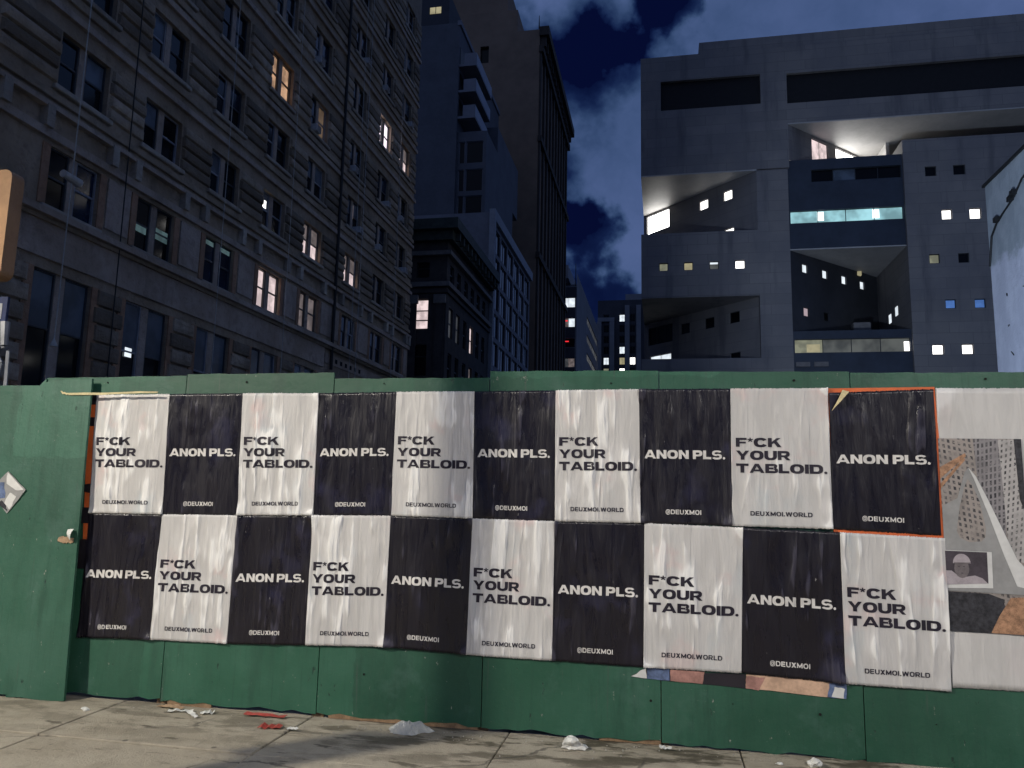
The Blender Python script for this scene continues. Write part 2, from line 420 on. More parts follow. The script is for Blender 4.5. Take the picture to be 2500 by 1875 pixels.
def thing(name, label, cat, loc=(0, 0, 0), group=None):
    o = bpy.data.objects.new(name, None); COL.objects.link(o); o.location = loc; o.empty_display_size = .2
    return tag(o, label, cat, group)
def sub(o, parent):      # parent keeping coordinates written in world space
    bpy_loc = parent.location.copy(); o.parent = parent; o.location = Vector(o.location) - bpy_loc; return o
def facade(mb, P, u0, u1, z0, z1, ops, depth):
    """wall rectangle with rectangular openings and their reveals. P(u, z, d) -> point, d = depth behind the face"""
    us = sorted({u0, u1} | {o[0] for o in ops} | {o[1] for o in ops}); us = [u for u in us if u0-1e-6 <= u <= u1+1e-6]
    zs = sorted({z0, z1} | {o[2] for o in ops} | {o[3] for o in ops}); zs = [z for z in zs if z0-1e-6 <= z <= z1+1e-6]
    for i in range(len(us)-1):
        for j in range(len(zs)-1):
            uc = (us[i]+us[i+1])/2; zc = (zs[j]+zs[j+1])/2
            if any(o[0] < uc < o[1] and o[2] < zc < o[3] for o in ops): continue
            mb.quad(P(us[i], zs[j], 0), P(us[i+1], zs[j], 0), P(us[i+1], zs[j+1], 0), P(us[i], zs[j+1], 0))
    for a, b, c, d in ops:
        mb.quad(P(a, c, 0), P(a, c, depth), P(a, d, depth), P(a, d, 0))
        mb.quad(P(b, c, depth), P(b, c, 0), P(b, d, 0), P(b, d, depth))
        mb.quad(P(a, c, depth), P(a, c, 0), P(b, c, 0), P(b, c, depth))
        mb.quad(P(a, d, 0), P(a, d, depth), P(b, d, depth), P(b, d, 0))

# ------------------------------------------------------------------ ground, sidewalk, road
tag(MB().quad((-900, -400, -.16), (900, -400, -.16), (900, 1800, -.16), (-900, 1800, -.16)).build('ground', 'lot_dirt'), kind='structure')
tag(MB().quad((-60, -16, -.135), (60, -16, -.135), (60, -.95, -.135), (-60, -.95, -.135)).build('road', 'asphalt'), kind='structure')
k = MB().box(-60, 60, -.95, -.75, -.16, 0); tag(k.build('kerb', 'kerb_stone', bevel=.02), kind='structure')
sw = tag(MB().box(-60, 60, -.75, 6.2, -.155, -.03).build('sidewalk', 'joint_dirt'), kind='structure')
rs = random.Random(4)
xs = [-14.1, -12.6, -11.1, -9.6, -8.1, -6.6, -5.3, -3.9, -2.42, -1.02, .46, 1.95, 3.4, 4.9, 6.4, 7.9, 9.4]
ysl = [-.74, .55, 1.85, 3.15, 4.47, 5.9]
for j in range(len(ysl)-1):
    for i in range(len(xs)-1):
        mb = MB(); g = .004; nx = 6; ny = 6
        x0, x1, y0, y1 = xs[i]+g, xs[i+1]-g, ysl[j]+g, ysl[j+1]-g
        dz = rs.uniform(-.006, .004); tx = rs.uniform(-.004, .004)
        mb.box(x0, x1, y0, y1, -.05, 0)
        mb.v = [(v[0], v[1], v[2]+(dz+tx*(v[0]-x0) if v[2] > -.01 else 0)) for v in mb.v]
        mb.build('paving_slab', 'sidewalk_concrete', sw, bevel=.006)

# ------------------------------------------------------------------ plywood fence
FY = 5.275
fence = thing('plywood_fence', 'tall green painted plywood construction fence covered in pasted posters', 'fence', (0, FY, 0))
rf = random.Random(11)
def sheet(x0, x1, zb, zt, y, th=.02, tilt=0., zt2=None, mat='green_paint', flare=0., step=None):
    mb = MB(); n = 14; zt2 = zt if zt2 is None else zt2
    # front sheet with a slightly wavy, chipped outline
    top = []; bot = []
    for i in range(n+1):
        f_ = i/n; x = x0+(x1-x0)*f_
        if step and i == 8: x = step[0]
        if step and i == 9: x = step[0]+.006
        jt = rf.uniform(-.004, .003) if 0 < i < n else 0
        jb = rf.uniform(-.012, .012)
        top.append((x, y, (zt+(zt2-zt)*f_ if not (step and x > step[0]+.001) else step[1])+jt)); bot.append((x+flare*f_, y-tilt, max(.002, zb+jb)))
    rows = 10; grid = []
    for r_ in range(rows+1):
        t_ = r_/rows
        grid.append([(b[0]+(a[0]-b[0])*t_, b[1]+(a[1]-b[1])*t_-.004*math.sin(math.pi*t_)*math.sin(2.2*(b[0]-x0)/(x1-x0)*math.pi), b[2]+(a[2]-b[2])*t_) for a, b in zip(top, bot)])
    base = 0
    for g_ in grid: mb.v += g_
    off = len(mb.v)
    mb.v += [(p[0], p[1]+th, p[2]) for g_ in grid for p in g_]
    w = n+1
    for r_ in range(rows):
        for i in range(n):
            a = r_*w+i; mb.f.append((a, a+1, a+w+1, a+w)); mb.f.append((off+a+w, off+a+w+1, off+a+1, off+a))
    for i in range(n):
        mb.f.append((off+i, off+i+1, i+1, i)); a = rows*w+i; mb.f.append((a, a+1, off+a+1, off+a))
    for r_ in range(rows):
        a = r_*w; mb.f.append((a, a+w, off+a+w, off+a)); a = r_*w+n; mb.f.append((off+a, off+a+w, a+w, a))
    o = mb.build('plywood_sheet', mat); sub(o, fence); return o
GC = 'green_paint_chalky'
sheet(-6.02, -4.395, .012, 2.335, FY-.062, tilt=.075, zt2=2.362, mat=GC, flare=.10, step=(-4.815, 2.398))
sheet(-7.24, -6.024, .012, 2.33, FY-.062, tilt=.075, mat=GC)
sheet(-4.86, -3.612, .035, 2.418, FY, zt2=2.424)
sheet(-3.606, -2.394, .03, 2.436, FY)
sheet(-2.388, -1.212, .028, 2.39, FY+.002, zt2=2.388)
sheet(-1.205, -.028, .024, 2.434, FY-.002, zt2=2.424)
sheet(-.022, 1.194, .012, 2.417, FY, zt2=2.405)
sheet(1.20, 2.42, .008, 2.398, FY+.001, zt2=2.39)
sheet(2.426, 3.645, .008, 2.39, FY)
sheet(3.65, 4.87, .008, 2.395, FY+.002)
# posts and rails behind
for x in (-7.0, -4.87, -3.61, -2.39, -1.21, -.025, 1.197, 2.42, 3.65, 4.8):
    sub(MB().box(x-.045, x+.045, FY+.03, FY+.12, -.15, 2.30).build('post', 'wood_edge'), fence)
for z in (.35, 1.2, 2.05): sub(MB().box(-7.5, 4.87, FY+.121, FY+.16, z-.045, z+.045).build('rail', 'wood_edge'), fence)
# bottom boards seen in the gap under the sheets
for x0, x1 in ((-2.30, -1.75), (-1.7, -1.23), (-3.55, -3.2), (-.42, -.03)):
    sub(MB().box(x0, x1, FY+.004, FY+.02, .002, .05).build('kick_board', 'wood_edge'), fence)
# screw heads and plugged holes that catch the light
for x, z in [p_ for i_, p_ in enumerate(((-.09, .27), (.18, .30), (.42, .285), (.74, .295), (.94, .26), (-3.15, .33), (-2.05, .31), (-4.50, .12), (1.6, .25), (1.9, .31), (2.2, .2),
             (-4.7, 2.30), (-4.3, 2.375), (-3.9, 2.36), (-3.1, 2.37), (-2.9, 2.345), (-2.0, 2.35), (-.75, 2.36), (-.35, 2.34), (.3, 2.33), (.85, 2.35), (1.5, 2.34), (2.0, 2.35), (-5.2, 2.2), (-5.0, .35), (-4.62, .9))) if i_ % 2 == 0]:
    y = FY-(.062 if x < -4.4 else 0)-(.075*(1-z/2.35) if x < -4.4 else 0)-.001
    mb = MB().tube((x, y, z), (x, y-.004, z), rf.uniform(.003, .009), n=7)
    sub(mb.build('screw_head', 'black_gap'), fence)

# ------------------------------------------------------------------ lettering: wide heavy grotesque built from strokes
def rect(x0, y0, x1, y1): return [[(x0, y0), (x1, y0), (x1, y1), (x0, y1)]]
def P_(*p): return [list(p)]
def arc(cx, cy, rx, ry, tx, ty, a0, a1, n=18, p=2.5):
    def pt(a, x, y):
        c, s = math.cos(R(a)), math.sin(R(a))
        return (cx+x*math.copysign(abs(c)**(2/p), c), cy+y*math.copysign(abs(s)**(2/p), s))
    out = []
    for i in range(n):
        b0 = a0+(a1-a0)*i/n; b1 = a0+(a1-a0)*(i+1)/n
        out.append([pt(b0, rx, ry), pt(b1, rx, ry), pt(b1, rx-tx, ry-ty), pt(b0, rx-tx, ry-ty)])
    return out
def glyphs(SV, SH):
    def stem(x=0): return rect(x, 0, x+SV, 1)
    def disc(cx, cy, r, n=10): return [[(cx+r*math.cos(2*math.pi*i/n), cy+r*math.sin(2*math.pi*i/n)) for i in range(n)]]
    GL = {}
    GL['O'] = (1.22, arc(.61, .5, .61, .515, SV+.02, SH, 0, 360, 30))
    GL['C'] = (1.16, arc(.6, .5, .6, .515, SV+.02, SH, 30, 330, 26))
    GL['D'] = (1.14, stem()+rect(SV, 1-SH, .6, 1)+rect(SV, 0, .6, SH)+arc(.6, .5, .54, .5, SV, SH, -90, 90))
    GL['B'] = (1.10, stem()+rect(SV, 1-SH+.02, .7, 1)+rect(SV, 0, .74, SH-.01)+rect(SV, .41, .72, .60)+arc(.7, .75, .33, .25, .25, .195, -78, 90, 12)+arc(.72, .285, .38, .285, .27, .205, -90, 80, 12))
    GL['P'] = (1.06, stem()+rect(SV, 1-SH, .62, 1)+rect(SV, .31, .62, .52)+arc(.62, .655, .44, .345, SV, SH, -90, 90))
    GL['R'] = (1.12, stem()+rect(SV, 1-SH, .66, 1)+rect(SV, .33, .66, .53)+arc(.66, .665, .42, .335, SV-.02, SH-.01, -90, 90)+P_((.50, .36), (.84, .36), (1.14, 0), (.80, 0)))
    GL['S'] = (1.10, arc(.55, .695, .53, .32, .27, .20, 22, 270, 18)+arc(.55, .305, .55, .32, .27, .20, 202, 450, 18))
    GL['U'] = (1.12, rect(0, .42, SV, 1)+rect(1.12-SV, .42, 1.12, 1)+arc(.56, .42, .56, .435, SV, SH, 180, 360))
    GL['N'] = (1.12, stem()+stem(1.12-SV)+P_((SV, 1), (SV, .58), (1.12-SV, 0), (1.12-SV, .42))+P_((.0, 1), (SV+.05, 1), (SV, .58), (.0, .98)))
    GL['A'] = (1.32, P_((0, 0), (.31, 0), (.80, 1), (.49, 1))+P_((1.01, 0), (1.32, 0), (.83, 1), (.52, 1))+rect(.36, .17, .97, .37))
    GL['K'] = (1.16, stem()+P_((SV, .30), (SV, .58), (.76, 1), (1.12, 1))+P_((.46, .54), (.72, .70), (1.17, 0), (.80, 0)))
    GL['Y'] = (1.22, rect(.61-SV/2, 0, .61+SV/2, .42)+P_((0, 1), (.61-SV/2, .36), (.61+SV/2, .36), (.34, 1))+P_((1.22, 1), (.88, 1), (.61-SV/2, .36), (.61+SV/2, .36)))
    GL['X'] = (1.18, P_((0, 0), (.36, 0), (1.16, 1), (.80, 1))+P_((.82, 0), (1.18, 0), (.38, 1), (.02, 1)))
    GL['M'] = (1.34, stem()+stem(1.34-SV)+P_((SV-.05, 1), (SV-.05, .6), (.67, 0), (.67, .42))+P_((1.34-SV+.05, 1), (1.34-SV+.05, .6), (.67, 0), (.67, .42)))
    GL['W'] = (1.72, P_((0, 1), (.30, 1), (.58, 0), (.30, 0))+P_((.34, 0), (.58, 0), (1.0, 1), (.72, 1))+P_((.72, 1), (1.0, 1), (1.40, 0), (1.14, 0))+P_((1.14, 0), (1.42, 0), (1.72, 1), (1.42, 1)))
    GL['E'] = (.98, stem()+rect(SV, 0, .98, SH-.01)+rect(SV, .40, .92, .60)+rect(SV, 1-SH+.01, .98, 1))
    GL['F'] = (.96, stem()+rect(SV, .38, .88, .58)+rect(SV, 1-SH, .96, 1))
    GL['L'] = (.90, stem()+rect(SV, 0, .90, SH))
    GL['T'] = (1.10, rect(.55-SV/2, 0, .55+SV/2, 1-SH)+rect(0, 1-SH, 1.10, 1))
    GL['I'] = (SV, stem())
    GL['.'] = (.28, disc(.14, .13, .145))
    GL['*'] = (.46, sum([P_((.23-.05*math.sin(a), .78+.05*math.cos(a)), (.23+.05*math.sin(a), .78-.05*math.cos(a)),
                            (.23+.24*math.cos(a)+.06*math.sin(a), .78+.24*math.sin(a)-.06*math.cos(a)), (.23+.24*math.cos(a)-.06*math.sin(a), .78+.24*math.sin(a)+.06*math.cos(a)))
                        for a in (R(90), R(162), R(234), R(306), R(18))], []))
    GL['@'] = (1.22, arc(.61, .46, .61, .58, .16, .15, -60, 290, 28)+arc(.58, .46, .30, .30, .15, .13, 0, 360, 18)+rect(.80, .26, .93, .74))
    return GL
BOLD = glyphs(.335, .248); BOOK = glyphs(.265, .185)
def line(text, s0, s1, cap_t, base_t, gap=.075, GL=BOLD):
    """polygons of one line of text in poster space: s 0..1 to the right, t 0..1 upward"""
    pen = 0; items = []
    for ch in text:
        if ch == ' ': pen += .38; continue
        w, pol = GL[ch]; items.append((pen, pol)); pen += w+gap
    total = pen-gap; k = (s1-s0)/total
    return [[(s0+(x+off)*k, base_t+y*cap_t) for x, y in pl] for off, pol in items for pl in pol]
def layout(parts): return sum([line(*p) for p in parts], [])
WHITE_TXT = layout([('F*CK', .048, .515, .066, 1-.430), ('YOUR', .048, .60, .066, 1-.523), ('TABLOID.', .048, .965, .066, 1-.617)])
WHITE_FOOT = layout([('DEUXMOI.WORLD', .187, .805, .031, 1-.922, .20, BOOK)])
BLACK_TXT = layout([('ANON PLS.', .05, .935, .064, 1-.523)])
BLACK_FOOT = layout([('@DEUXMOI', .28, .668, .033, 1-.928, .18, BOOK)])
NX, NY = 168, 50
def cut(polys):
    bm = bmesh.new()
    for q, pl in enumerate(polys):
        try: bm.faces.new([bm.verts.new((x, y, (q % 5)*.00012)) for x, y in pl])
        except ValueError: pass
    smin = min(v.co.x for v in bm.verts); smax = max(v.co.x for v in bm.verts)
    tmin = min(v.co.y for v in bm.verts); tmax = max(v.co.y for v in bm.verts)
    for i in range(1, NX):
        if smin < i/NX < smax:
            bmesh.ops.bisect_plane(bm, geom=bm.verts[:]+bm.edges[:]+bm.faces[:], plane_co=(i/NX, 0, 0), plane_no=(1, 0, 0))
    for j in range(1, NY):
        if tmin < j/NY < tmax:
            bmesh.ops.bisect_plane(bm, geom=bm.verts[:]+bm.edges[:]+bm.faces[:], plane_co=(0, j/NY, 0), plane_no=(0, 1, 0))
    bm.verts.index_update()
    vs_ = np.array([v.co[:] for v in bm.verts]); fs = []
    for f_ in bm.faces:
        f_.normal_update(); idx = [v.index for v in f_.verts]
        # ccw in (s,t)
        a = sum(vs_[idx[i]][0]*vs_[idx[(i+1) % len(idx)]][1]-vs_[idx[(i+1) % len(idx)]][0]*vs_[idx[i]][1] for i in range(len(idx)))
        fs.append(idx if a > 0 else idx[::-1])
    bm.free(); return vs_, fs
CUTS = {k_: cut(v_) for k_, v_ in (('w0', WHITE_TXT), ('w1', WHITE_FOOT), ('b0', BLACK_TXT), ('b1', BLACK_FOOT))}

def wrinkles(seed, n, amp, lean=.05):
    r = np.random.RandomState(seed)
    s, t = np.meshgrid(np.linspace(0, 1, NX+1), np.linspace(0, 1, NY+1))
    h = np.zeros_like(s)
    for _ in range(n):
        x0 = r.uniform(-.05, 1.05); sl = r.normal(0, lean); w = r.uniform(.010, .026)
        tc_ = r.uniform(-.05, 1.05); tl = r.uniform(.07, .38); a = amp*r.uniform(.25, 1.0)**1.3*(w/.018)
        ph = r.uniform(0, 6.3, 3); wb = r.uniform(.002, .013)
        xc = x0+sl*(t-tc_)+wb*np.sin(9*t+ph[0])+.35*wb*np.sin(23*t+ph[1])
        d = (s-xc)/w; sgn = 1 if r.rand() < .5 else -1
        prof = np.exp(-np.abs(d)*(1+.6*sgn*np.tanh(d*3)))            # crease with one steep flank
        env = np.clip(1-((t-tc_)/tl)**2, 0, 1)*(.8+.2*np.sin(31*t+ph[2]))
        h += a*prof*env
    for _ in range(3):                                              # broad loose blisters
        h += r.uniform(.001, .004)*np.exp(-(((s-r.rand())/.12)**2+((t-r.rand())/.2)**2))
    for cs, ct in ((0, 0), (1, 0), (0, 1), (1, 1)):                  # some corners have come unstuck
        if r.rand() < .3: h += r.uniform(.010, .024)*np.exp(-(((s-cs)/r.uniform(.05, .14))**2+((t-ct)/r.uniform(.03, .09))**2))
    h += .0012*(1+np.sin(7*s+r.uniform(0, 6))*np.sin(4*t+r.uniform(0, 6)))
    return h
def paper(name, corners, h, y, mat, parent=None, skirt=.004):
    """corners: bl, br, tr, tl in (X, Z); h: height grid, paper stands y - h"""
    bl, br, tr, tl = [np.array(c) for c in corners]
    ny, nx = h.shape[0]-1, h.shape[1]-1
    s, t = np.meshgrid(np.linspace(0, 1, nx+1), np.linspace(0, 1, ny+1))
    rj = np.random.RandomState(int(abs(bl[0]*1000))+7)
    def at(s_, t_):
        return ((1-s_)*(1-t_))[..., None]*bl+(s_*(1-t_))[..., None]*br+(s_*t_)[..., None]*tr+((1-s_)*t_)[..., None]*tl
    q = at(s, t)
    # slightly uneven trimmed edges
    e_ = .0016
    q[0, :, 1] += rj.normal(0, e_, nx+1); q[-1, :, 1] += rj.normal(0, e_, nx+1)
    co = np.stack([q[..., 0], y-h, q[..., 1]], -1).reshape(-1, 3)
    w = nx+1; faces = [(j*w+i, j*w+i+1, (j+1)*w+i+1, (j+1)*w+i) for j in range(ny) for i in range(nx)]
    ring = list(range(0, w))+[j*w+nx for j in range(1, ny+1)]+[ny*w+i for i in range(nx-1, -1, -1)]+[j*w for j in range(ny-1, 0, -1)]
    n0 = len(co); sk = co[ring].copy(); sk[:, 1] = y+skirt
    co = np.vstack([co, sk]); m_ = len(ring)
    faces += [(ring[(i+1) % m_], ring[i], n0+i, n0+(i+1) % m_) for i in range(m_)]
    me = bpy.data.meshes.new(name); me.from_pydata(co.tolist(), [], faces); me.update()
    for p in me.polygons[:ny*nx]: p.use_smooth = True
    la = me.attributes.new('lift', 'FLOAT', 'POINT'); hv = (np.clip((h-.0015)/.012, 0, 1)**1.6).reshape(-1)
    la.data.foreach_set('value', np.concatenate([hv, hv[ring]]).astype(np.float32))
    o = link(name, me, mat, parent); return o, at
def lettering(name, cutd, h, at, y, mat, parent, lift=.0026):
    vs_, fs = cutd
    ny, nx = h.shape[0]-1, h.shape[1]-1
    s = np.clip(vs_[:, 0], 0, .99999); t = np.clip(vs_[:, 1], 0, .99999)
    i = (s*nx).astype(int); j = (t*ny).astype(int); a = s*nx-i; b = t*ny-j
    hh = (1-a)*(1-b)*h[j, i]+a*(1-b)*h[j, i+1]+a*b*h[j+1, i+1]+(1-a)*b*h[j+1, i]
    q = at(vs_[:, 0], vs_[:, 1])
    # strokes that overlap are separated by a hair of height
    co = np.stack([q[:, 0], y-hh-lift-vs_[:, 2], q[:, 1]], -1)
    me = bpy.data.meshes.new(name); me.from_pydata(co.tolist(), [], fs); me.update()
    for p in me.polygons: p.use_smooth = True
    return link(name, me, mat, parent)
KS = .9376
T_ = [(-4.67,2.426),(-3.984,2.431),(-3.326,2.435),(-2.666,2.431),(-2.022,2.439),(-1.403,2.439),(-.781,2.443),(-.17,2.449),(.473,2.449),(1.125,2.448),(1.804,2.437)]
Mm = [(-4.631,1.449),(-3.957,1.455),(-3.293,1.464),(-2.657,1.48),(-2.027,1.493),(-1.389,1.489),(-.775,1.485),(-.16,1.488),(.466,1.486),(1.125,1.483),(1.799,1.46)]
B_ = [(-4.623,.466),(-3.971,.483),(-3.308,.489),(-2.659,.515),(-2.036,.537),(-1.409,.517),(-.782,.513),(-.144,.508),(.507,.509),(1.167,.483),(1.804,.477)]
M2 = Mm[:7]+[(-.134,1.489),(.537,1.476),(1.168,1.463),(1.82,1.443)]
ordn = ['first', 'second', 'third', 'fourth', 'fifth', 'sixth', 'seventh', 'eighth', 'ninth', 'tenth']
sc = lambda p: (p[0]*KS, p[1]*KS)
for row in (0, 1):
    for c in range(10):
        white = (c+row) % 2 == 0
        if row == 0: crn = [Mm[c], Mm[c+1], T_[c+1], T_[c]]
        else: crn = [B_[c], B_[c+1], M2[c+1], M2[c]]
        if row == 0 and c == 9: crn[3] = (1.136, 2.415)
        crn = [sc(p) for p in crn]
        seed = 100*row+c
        h = wrinkles(seed, (64 if c < 7 else 34) if white else 30, .0125 if white else .012, .05 if c < 6 else .10)
        y = FY-.0095-(.004 if white else 0)-(.001*row)
        pos = 'upper' if row == 0 else 'lower'
        kind = 'white poster with black F*CK YOUR TABLOID lettering' if white else 'black poster with white ANON PLS. lettering'
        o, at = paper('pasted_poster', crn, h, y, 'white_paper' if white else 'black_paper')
        tag(o, '%s, %s in %s row from orange strip' % (kind, ordn[c], pos), 'poster', 'checkerboard of slogan posters pasted on the fence')
        for n_, k_ in (('headline_lettering', '0'), ('footer_lettering', '1')):
            lettering(n_, CUTS[('w' if white else 'b')+k_], h, at, y, 'black_ink' if white else 'white_ink', o)

# ------------------------------------------------------------------ other paper on the fence
def flat(name, pts, y, mat, parent=None, th=.002, label=None, cat=None):
    """polygon in (X,Z) given real thickness, standing at depth y in front of the sheet"""
    mb = MB(); n = len(pts); i = 0
    a = sum(pts[i][0]*pts[(i+1) % n][1]-pts[(i+1) % n][0]*pts[i][1] for i in range(n))
    if a < 0: pts = pts[::-1]
    mb.v = [(p[0], y, p[1]) for p in pts]+[(p[0], y+th, p[1]) for p in pts]
    mb.f.append(tuple(range(n))); mb.f.append(tuple(range(2*n-1, n-1, -1)))
    for k_ in range(n): mb.f.append((k_, n+k_, n+(k_+1) % n, (k_+1) % n))
    o = mb.build(name, mat, parent)
    if label: tag(o, label, cat)
    return o
def rag(pts, seed, amp=.006, n=5):
    r = random.Random(seed); out_ = []
    for k_ in range(len(pts)):
        a, b = pts[k_], pts[(k_+1) % len(pts)]
        for i in range(n):
            f_ = i/n; out_.append((a[0]+(b[0]-a[0])*f_+(r.uniform(-amp, amp) if i else 0), a[1]+(b[1]-a[1])*f_+(r.uniform(-amp, amp) if i else 0)))
    return out_
# orange and black strip at the left end of the rows
st = flat('torn_poster', [(-4.455, 2.27), (-4.36, 2.27), (-4.31, .95), (-4.365, .95)], FY-.007, 'orange_paper', None, .004,
          'torn orange poster strip with black bars beside the proud green panel', 'poster')
for z0, z1 in ((2.20, 2.275), (2.03, 2.10), (1.50, 1.57), (1.28, 1.40), (.94, 1.16)):
    flat('printed_bar', [(-4.456, z1), (-4.31, z1+(.02 if z0 == 1.5 else 0)), (-4.31, z0), (-4.456, z0+(.03 if z0 == 1.5 else 0))], FY-.0083, 'dark_paper', st, .001)
# orange poster under the tenth column
op = flat('orange_poster', [(1.06, 2.294), (1.70, 2.300), (1.722, 1.345), (1.06, 1.37)], FY-.0075, 'orange_paper', None, .004,
          'orange poster showing as a border round the tenth black poster', 'poster')
# yellowed scraps
tag(flat('paper_scrap', rag([(-4.66, 2.30), (-4.60, 2.285), (-3.80, 2.292), (-3.80, 2.279), (-4.58, 2.268), (-4.64, 2.276)], 2, .004), FY-.074, 'yellowed_paper', None, .006),
    'yellowed torn paper strip along the top of the first poster', 'paper scrap')
def curl(name, pts, mat, label):
    mb = MB(); n = 6
    (a, b, c_, d) = pts
    for i in range(n+1):
        t_ = i/n
        for p, q in ((a, d), (b, c_)):
            x = p[0]+(q[0]-p[0])*t_; z = p[1]+(q[1]-p[1])*t_; yy = p[2]+(q[2]-p[2])*t_-.018*math.sin(t_*math.pi)
            mb.v.append((x, yy, z))
    for i in range(n): k_ = 2*i; mb.f.append((k_, k_+1, k_+3, k_+2))
    o = mb.build(name, mat); m_ = o.modifiers.new('thick', 'SOLIDIFY'); m_.thickness = .0015
    return tag(o, label, 'paper scrap')
curl('curled_paper', [(1.145, 2.282, FY-.02), (1.185, 2.270, FY-.024), (1.10, 2.175, FY-.04), (1.075, 2.145, FY-.02)], 'yellowed_paper', 'yellow curled paper corner peeling off the tenth upper poster')
curl('curled_paper', [(-4.43, 1.235, FY-.11), (-4.37, 1.24, FY-.12), (-4.375, 1.16, FY-.14), (-4.41, 1.165, FY-.11)], 'litter_white', 'white peeling paper tab on the edge of the proud panel')
tag(flat('paper_scrap', rag([(-4.50, 1.175), (-4.44, 1.18), (-4.37, 1.17), (-4.38, 1.14), (-4.46, 1.13), (-4.51, 1.14)], 5, .008), FY-.112, 'cardboard', None, .005),
    'brown torn paper smear on the proud green panel edge', 'paper scrap')
dm = flat('diamond_sticker', rag([(-5.03, 1.665), (-4.852, 1.525), (-5.00, 1.34), (-5.19, 1.505)], 3, .004), FY-.0985, 'grey_print', None, .003,
          'weathered diamond sticker turned on its corner on the green panel', 'sticker')
for pts, m_ in (([(-5.03, 1.655), (-4.87, 1.525), (-4.94, 1.52), (-5.03, 1.57)], 'light_print'), ([(-5.10, 1.57), (-5.05, 1.58), (-5.03, 1.46), (-5.11, 1.45)], 'blue_paper'),
                ([(-4.99, 1.50), (-4.93, 1.47), (-4.98, 1.37), (-5.03, 1.42)], 'light_print'), ([(-5.06, 1.44), (-5.01, 1.40), (-5.00, 1.36), (-5.09, 1.41)], 'dark_print')):
    flat('printed_patch', rag(pts, 8, .006, 3), FY-.100, m_, dm, .0012)
# remnants of older posters under the bottom row
rm = flat('poster_remnant', rag([(-.215, .415), (-.13, .455), (.50, .47), (.50, .385), (-.115, .405)], 21, .003, 4), FY-.006, 'dark_paper', None, .003,
          'torn older poster strip with blue and pink print below the rows', 'poster')
flat('printed_patch', rag([(-.215, .414), (-.12, .47), (-.115, .407)], 22, .003, 3), FY-.0075, 'light_print', rm, .001)
flat('printed_patch', rag([(-.115, .406), (-.115, .48), (.03, .48), (.03, .403)], 23, .003, 3), FY-.0075, 'blue_paper', rm, .001)
flat('printed_patch', rag([(.035, .402), (.035, .47), (.25, .47), (.235, .394)], 24, .003, 3), FY-.0075, 'pink_paper', rm, .001)
rm2 = flat('poster_remnant', rag([(.50, .385), (.505, .47), (1.10, .47), (1.095, .362)], 25, .003, 4), FY-.0055, 'peach_paper', None, .003,
           'torn peach poster strip below the ninth lower black poster', 'poster')
flat('printed_patch', rag([(.50, .386), (.505, .46), (.62, .46), (.58, .378)], 26, .004, 3), FY-.007, 'pink_paper', rm2, .001)
flat('printed_patch', rag([(.985, .367), (1.0, .45), (1.10, .45), (1.095, .362)], 27, .004, 3), FY-.007, 'blue_paper', rm2, .001)
flat('printed_patch', rag([(1.01, .37), (1.03, .43), (1.09, .42), (1.08, .364)], 29, .004, 3), FY-.0082, 'light_print', rm2, .001)

# big photo poster at the right end
hb = wrinkles(77, 20, .006)
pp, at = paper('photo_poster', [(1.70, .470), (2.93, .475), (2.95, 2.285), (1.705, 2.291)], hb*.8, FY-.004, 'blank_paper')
tag(pp, 'white poster with city photograph and grey pointed shape beside the checkerboard', 'poster')
y = FY-.0105
def lay(name, pts, mat, k_): return flat(name, pts, y-.0009*k_, mat, pp, .0006)
lay('photo_print', [(1.70, .80), (2.16, .795), (2.172, 1.97), (1.70, 1.972)], 'city_print', 1)
lay('tower_print', [(1.90, 1.97), (2.04, 1.97), (2.06, 1.70), (2.05, 1.30), (1.93, 1.35)], 'city_print_grey', 2)
lay('tower_print', [(2.04, 1.965), (2.172, 1.968), (2.17, 1.20), (2.06, 1.26), (2.05, 1.75)], 'city_print_pale', 3)
lay('tower_print', [(2.13, 1.97), (2.1715, 1.9695), (2.171, 1.5), (2.14, 1.6)], 'dark_print', 4)
lay('crane_print', [(1.70, 1.72), (1.70, 1.79), (1.85, 1.88), (1.855, 1.86)], 'rust_print', 3)
lay('crane_print', [(1.70, 1.66), (1.70, 1.69), (1.84, 1.85), (1.85, 1.84)], 'rust_print', 4)
pocket = [(1.70, 1.04), (2.12, 1.03), (2.155, 1.06), (2.10, 1.15), (2.02, 1.38), (1.95, 1.58), (1.90, 1.72), (1.862, 1.79), (1.84, 1.76), (1.79, 1.60), (1.70, 1.55)]
lay('grey_print_shape', pocket, 'grey_print', 5)
lay('city_window_print', [(1.775, 1.40), (1.79, 1.36), (1.84, 1.335), (1.91, 1.34), (1.935, 1.37), (1.94, 1.42), (1.915, 1.58), (1.88, 1.68), (1.855, 1.72), (1.83, 1.66), (1.80, 1.55)], 'city_print', 6)
lay('light_edge_print', [(1.862, 1.79), (1.90, 1.74), (1.96, 1.60), (2.03, 1.42), (2.10, 1.24), (2.165, 1.16), (2.165, 1.06), (2.09, 1.08), (2.03, 1.26), (1.96, 1.50), (1.89, 1.72)], 'light_print', 7)
lay('dark_print_band', [(1.70, .80), (2.03, .80), (2.01, 1.0), (1.93, 1.03), (1.70, 1.035)], 'dark_print', 6)
lay('scaffold_print', [(1.93, .80), (2.16, .797), (2.16, 1.02), (2.05, 1.01), (1.98, .90)], 'rust_print', 8)
lay('inset_print', [(1.70, 1.055), (1.957, 1.063), (1.962, 1.278), (1.70, 1.282)], 'light_print', 8)
lay('inset_print', [(1.70, 1.075), (1.932, 1.09), (1.935, 1.276), (1.70, 1.279)], 'portrait_dark', 9)
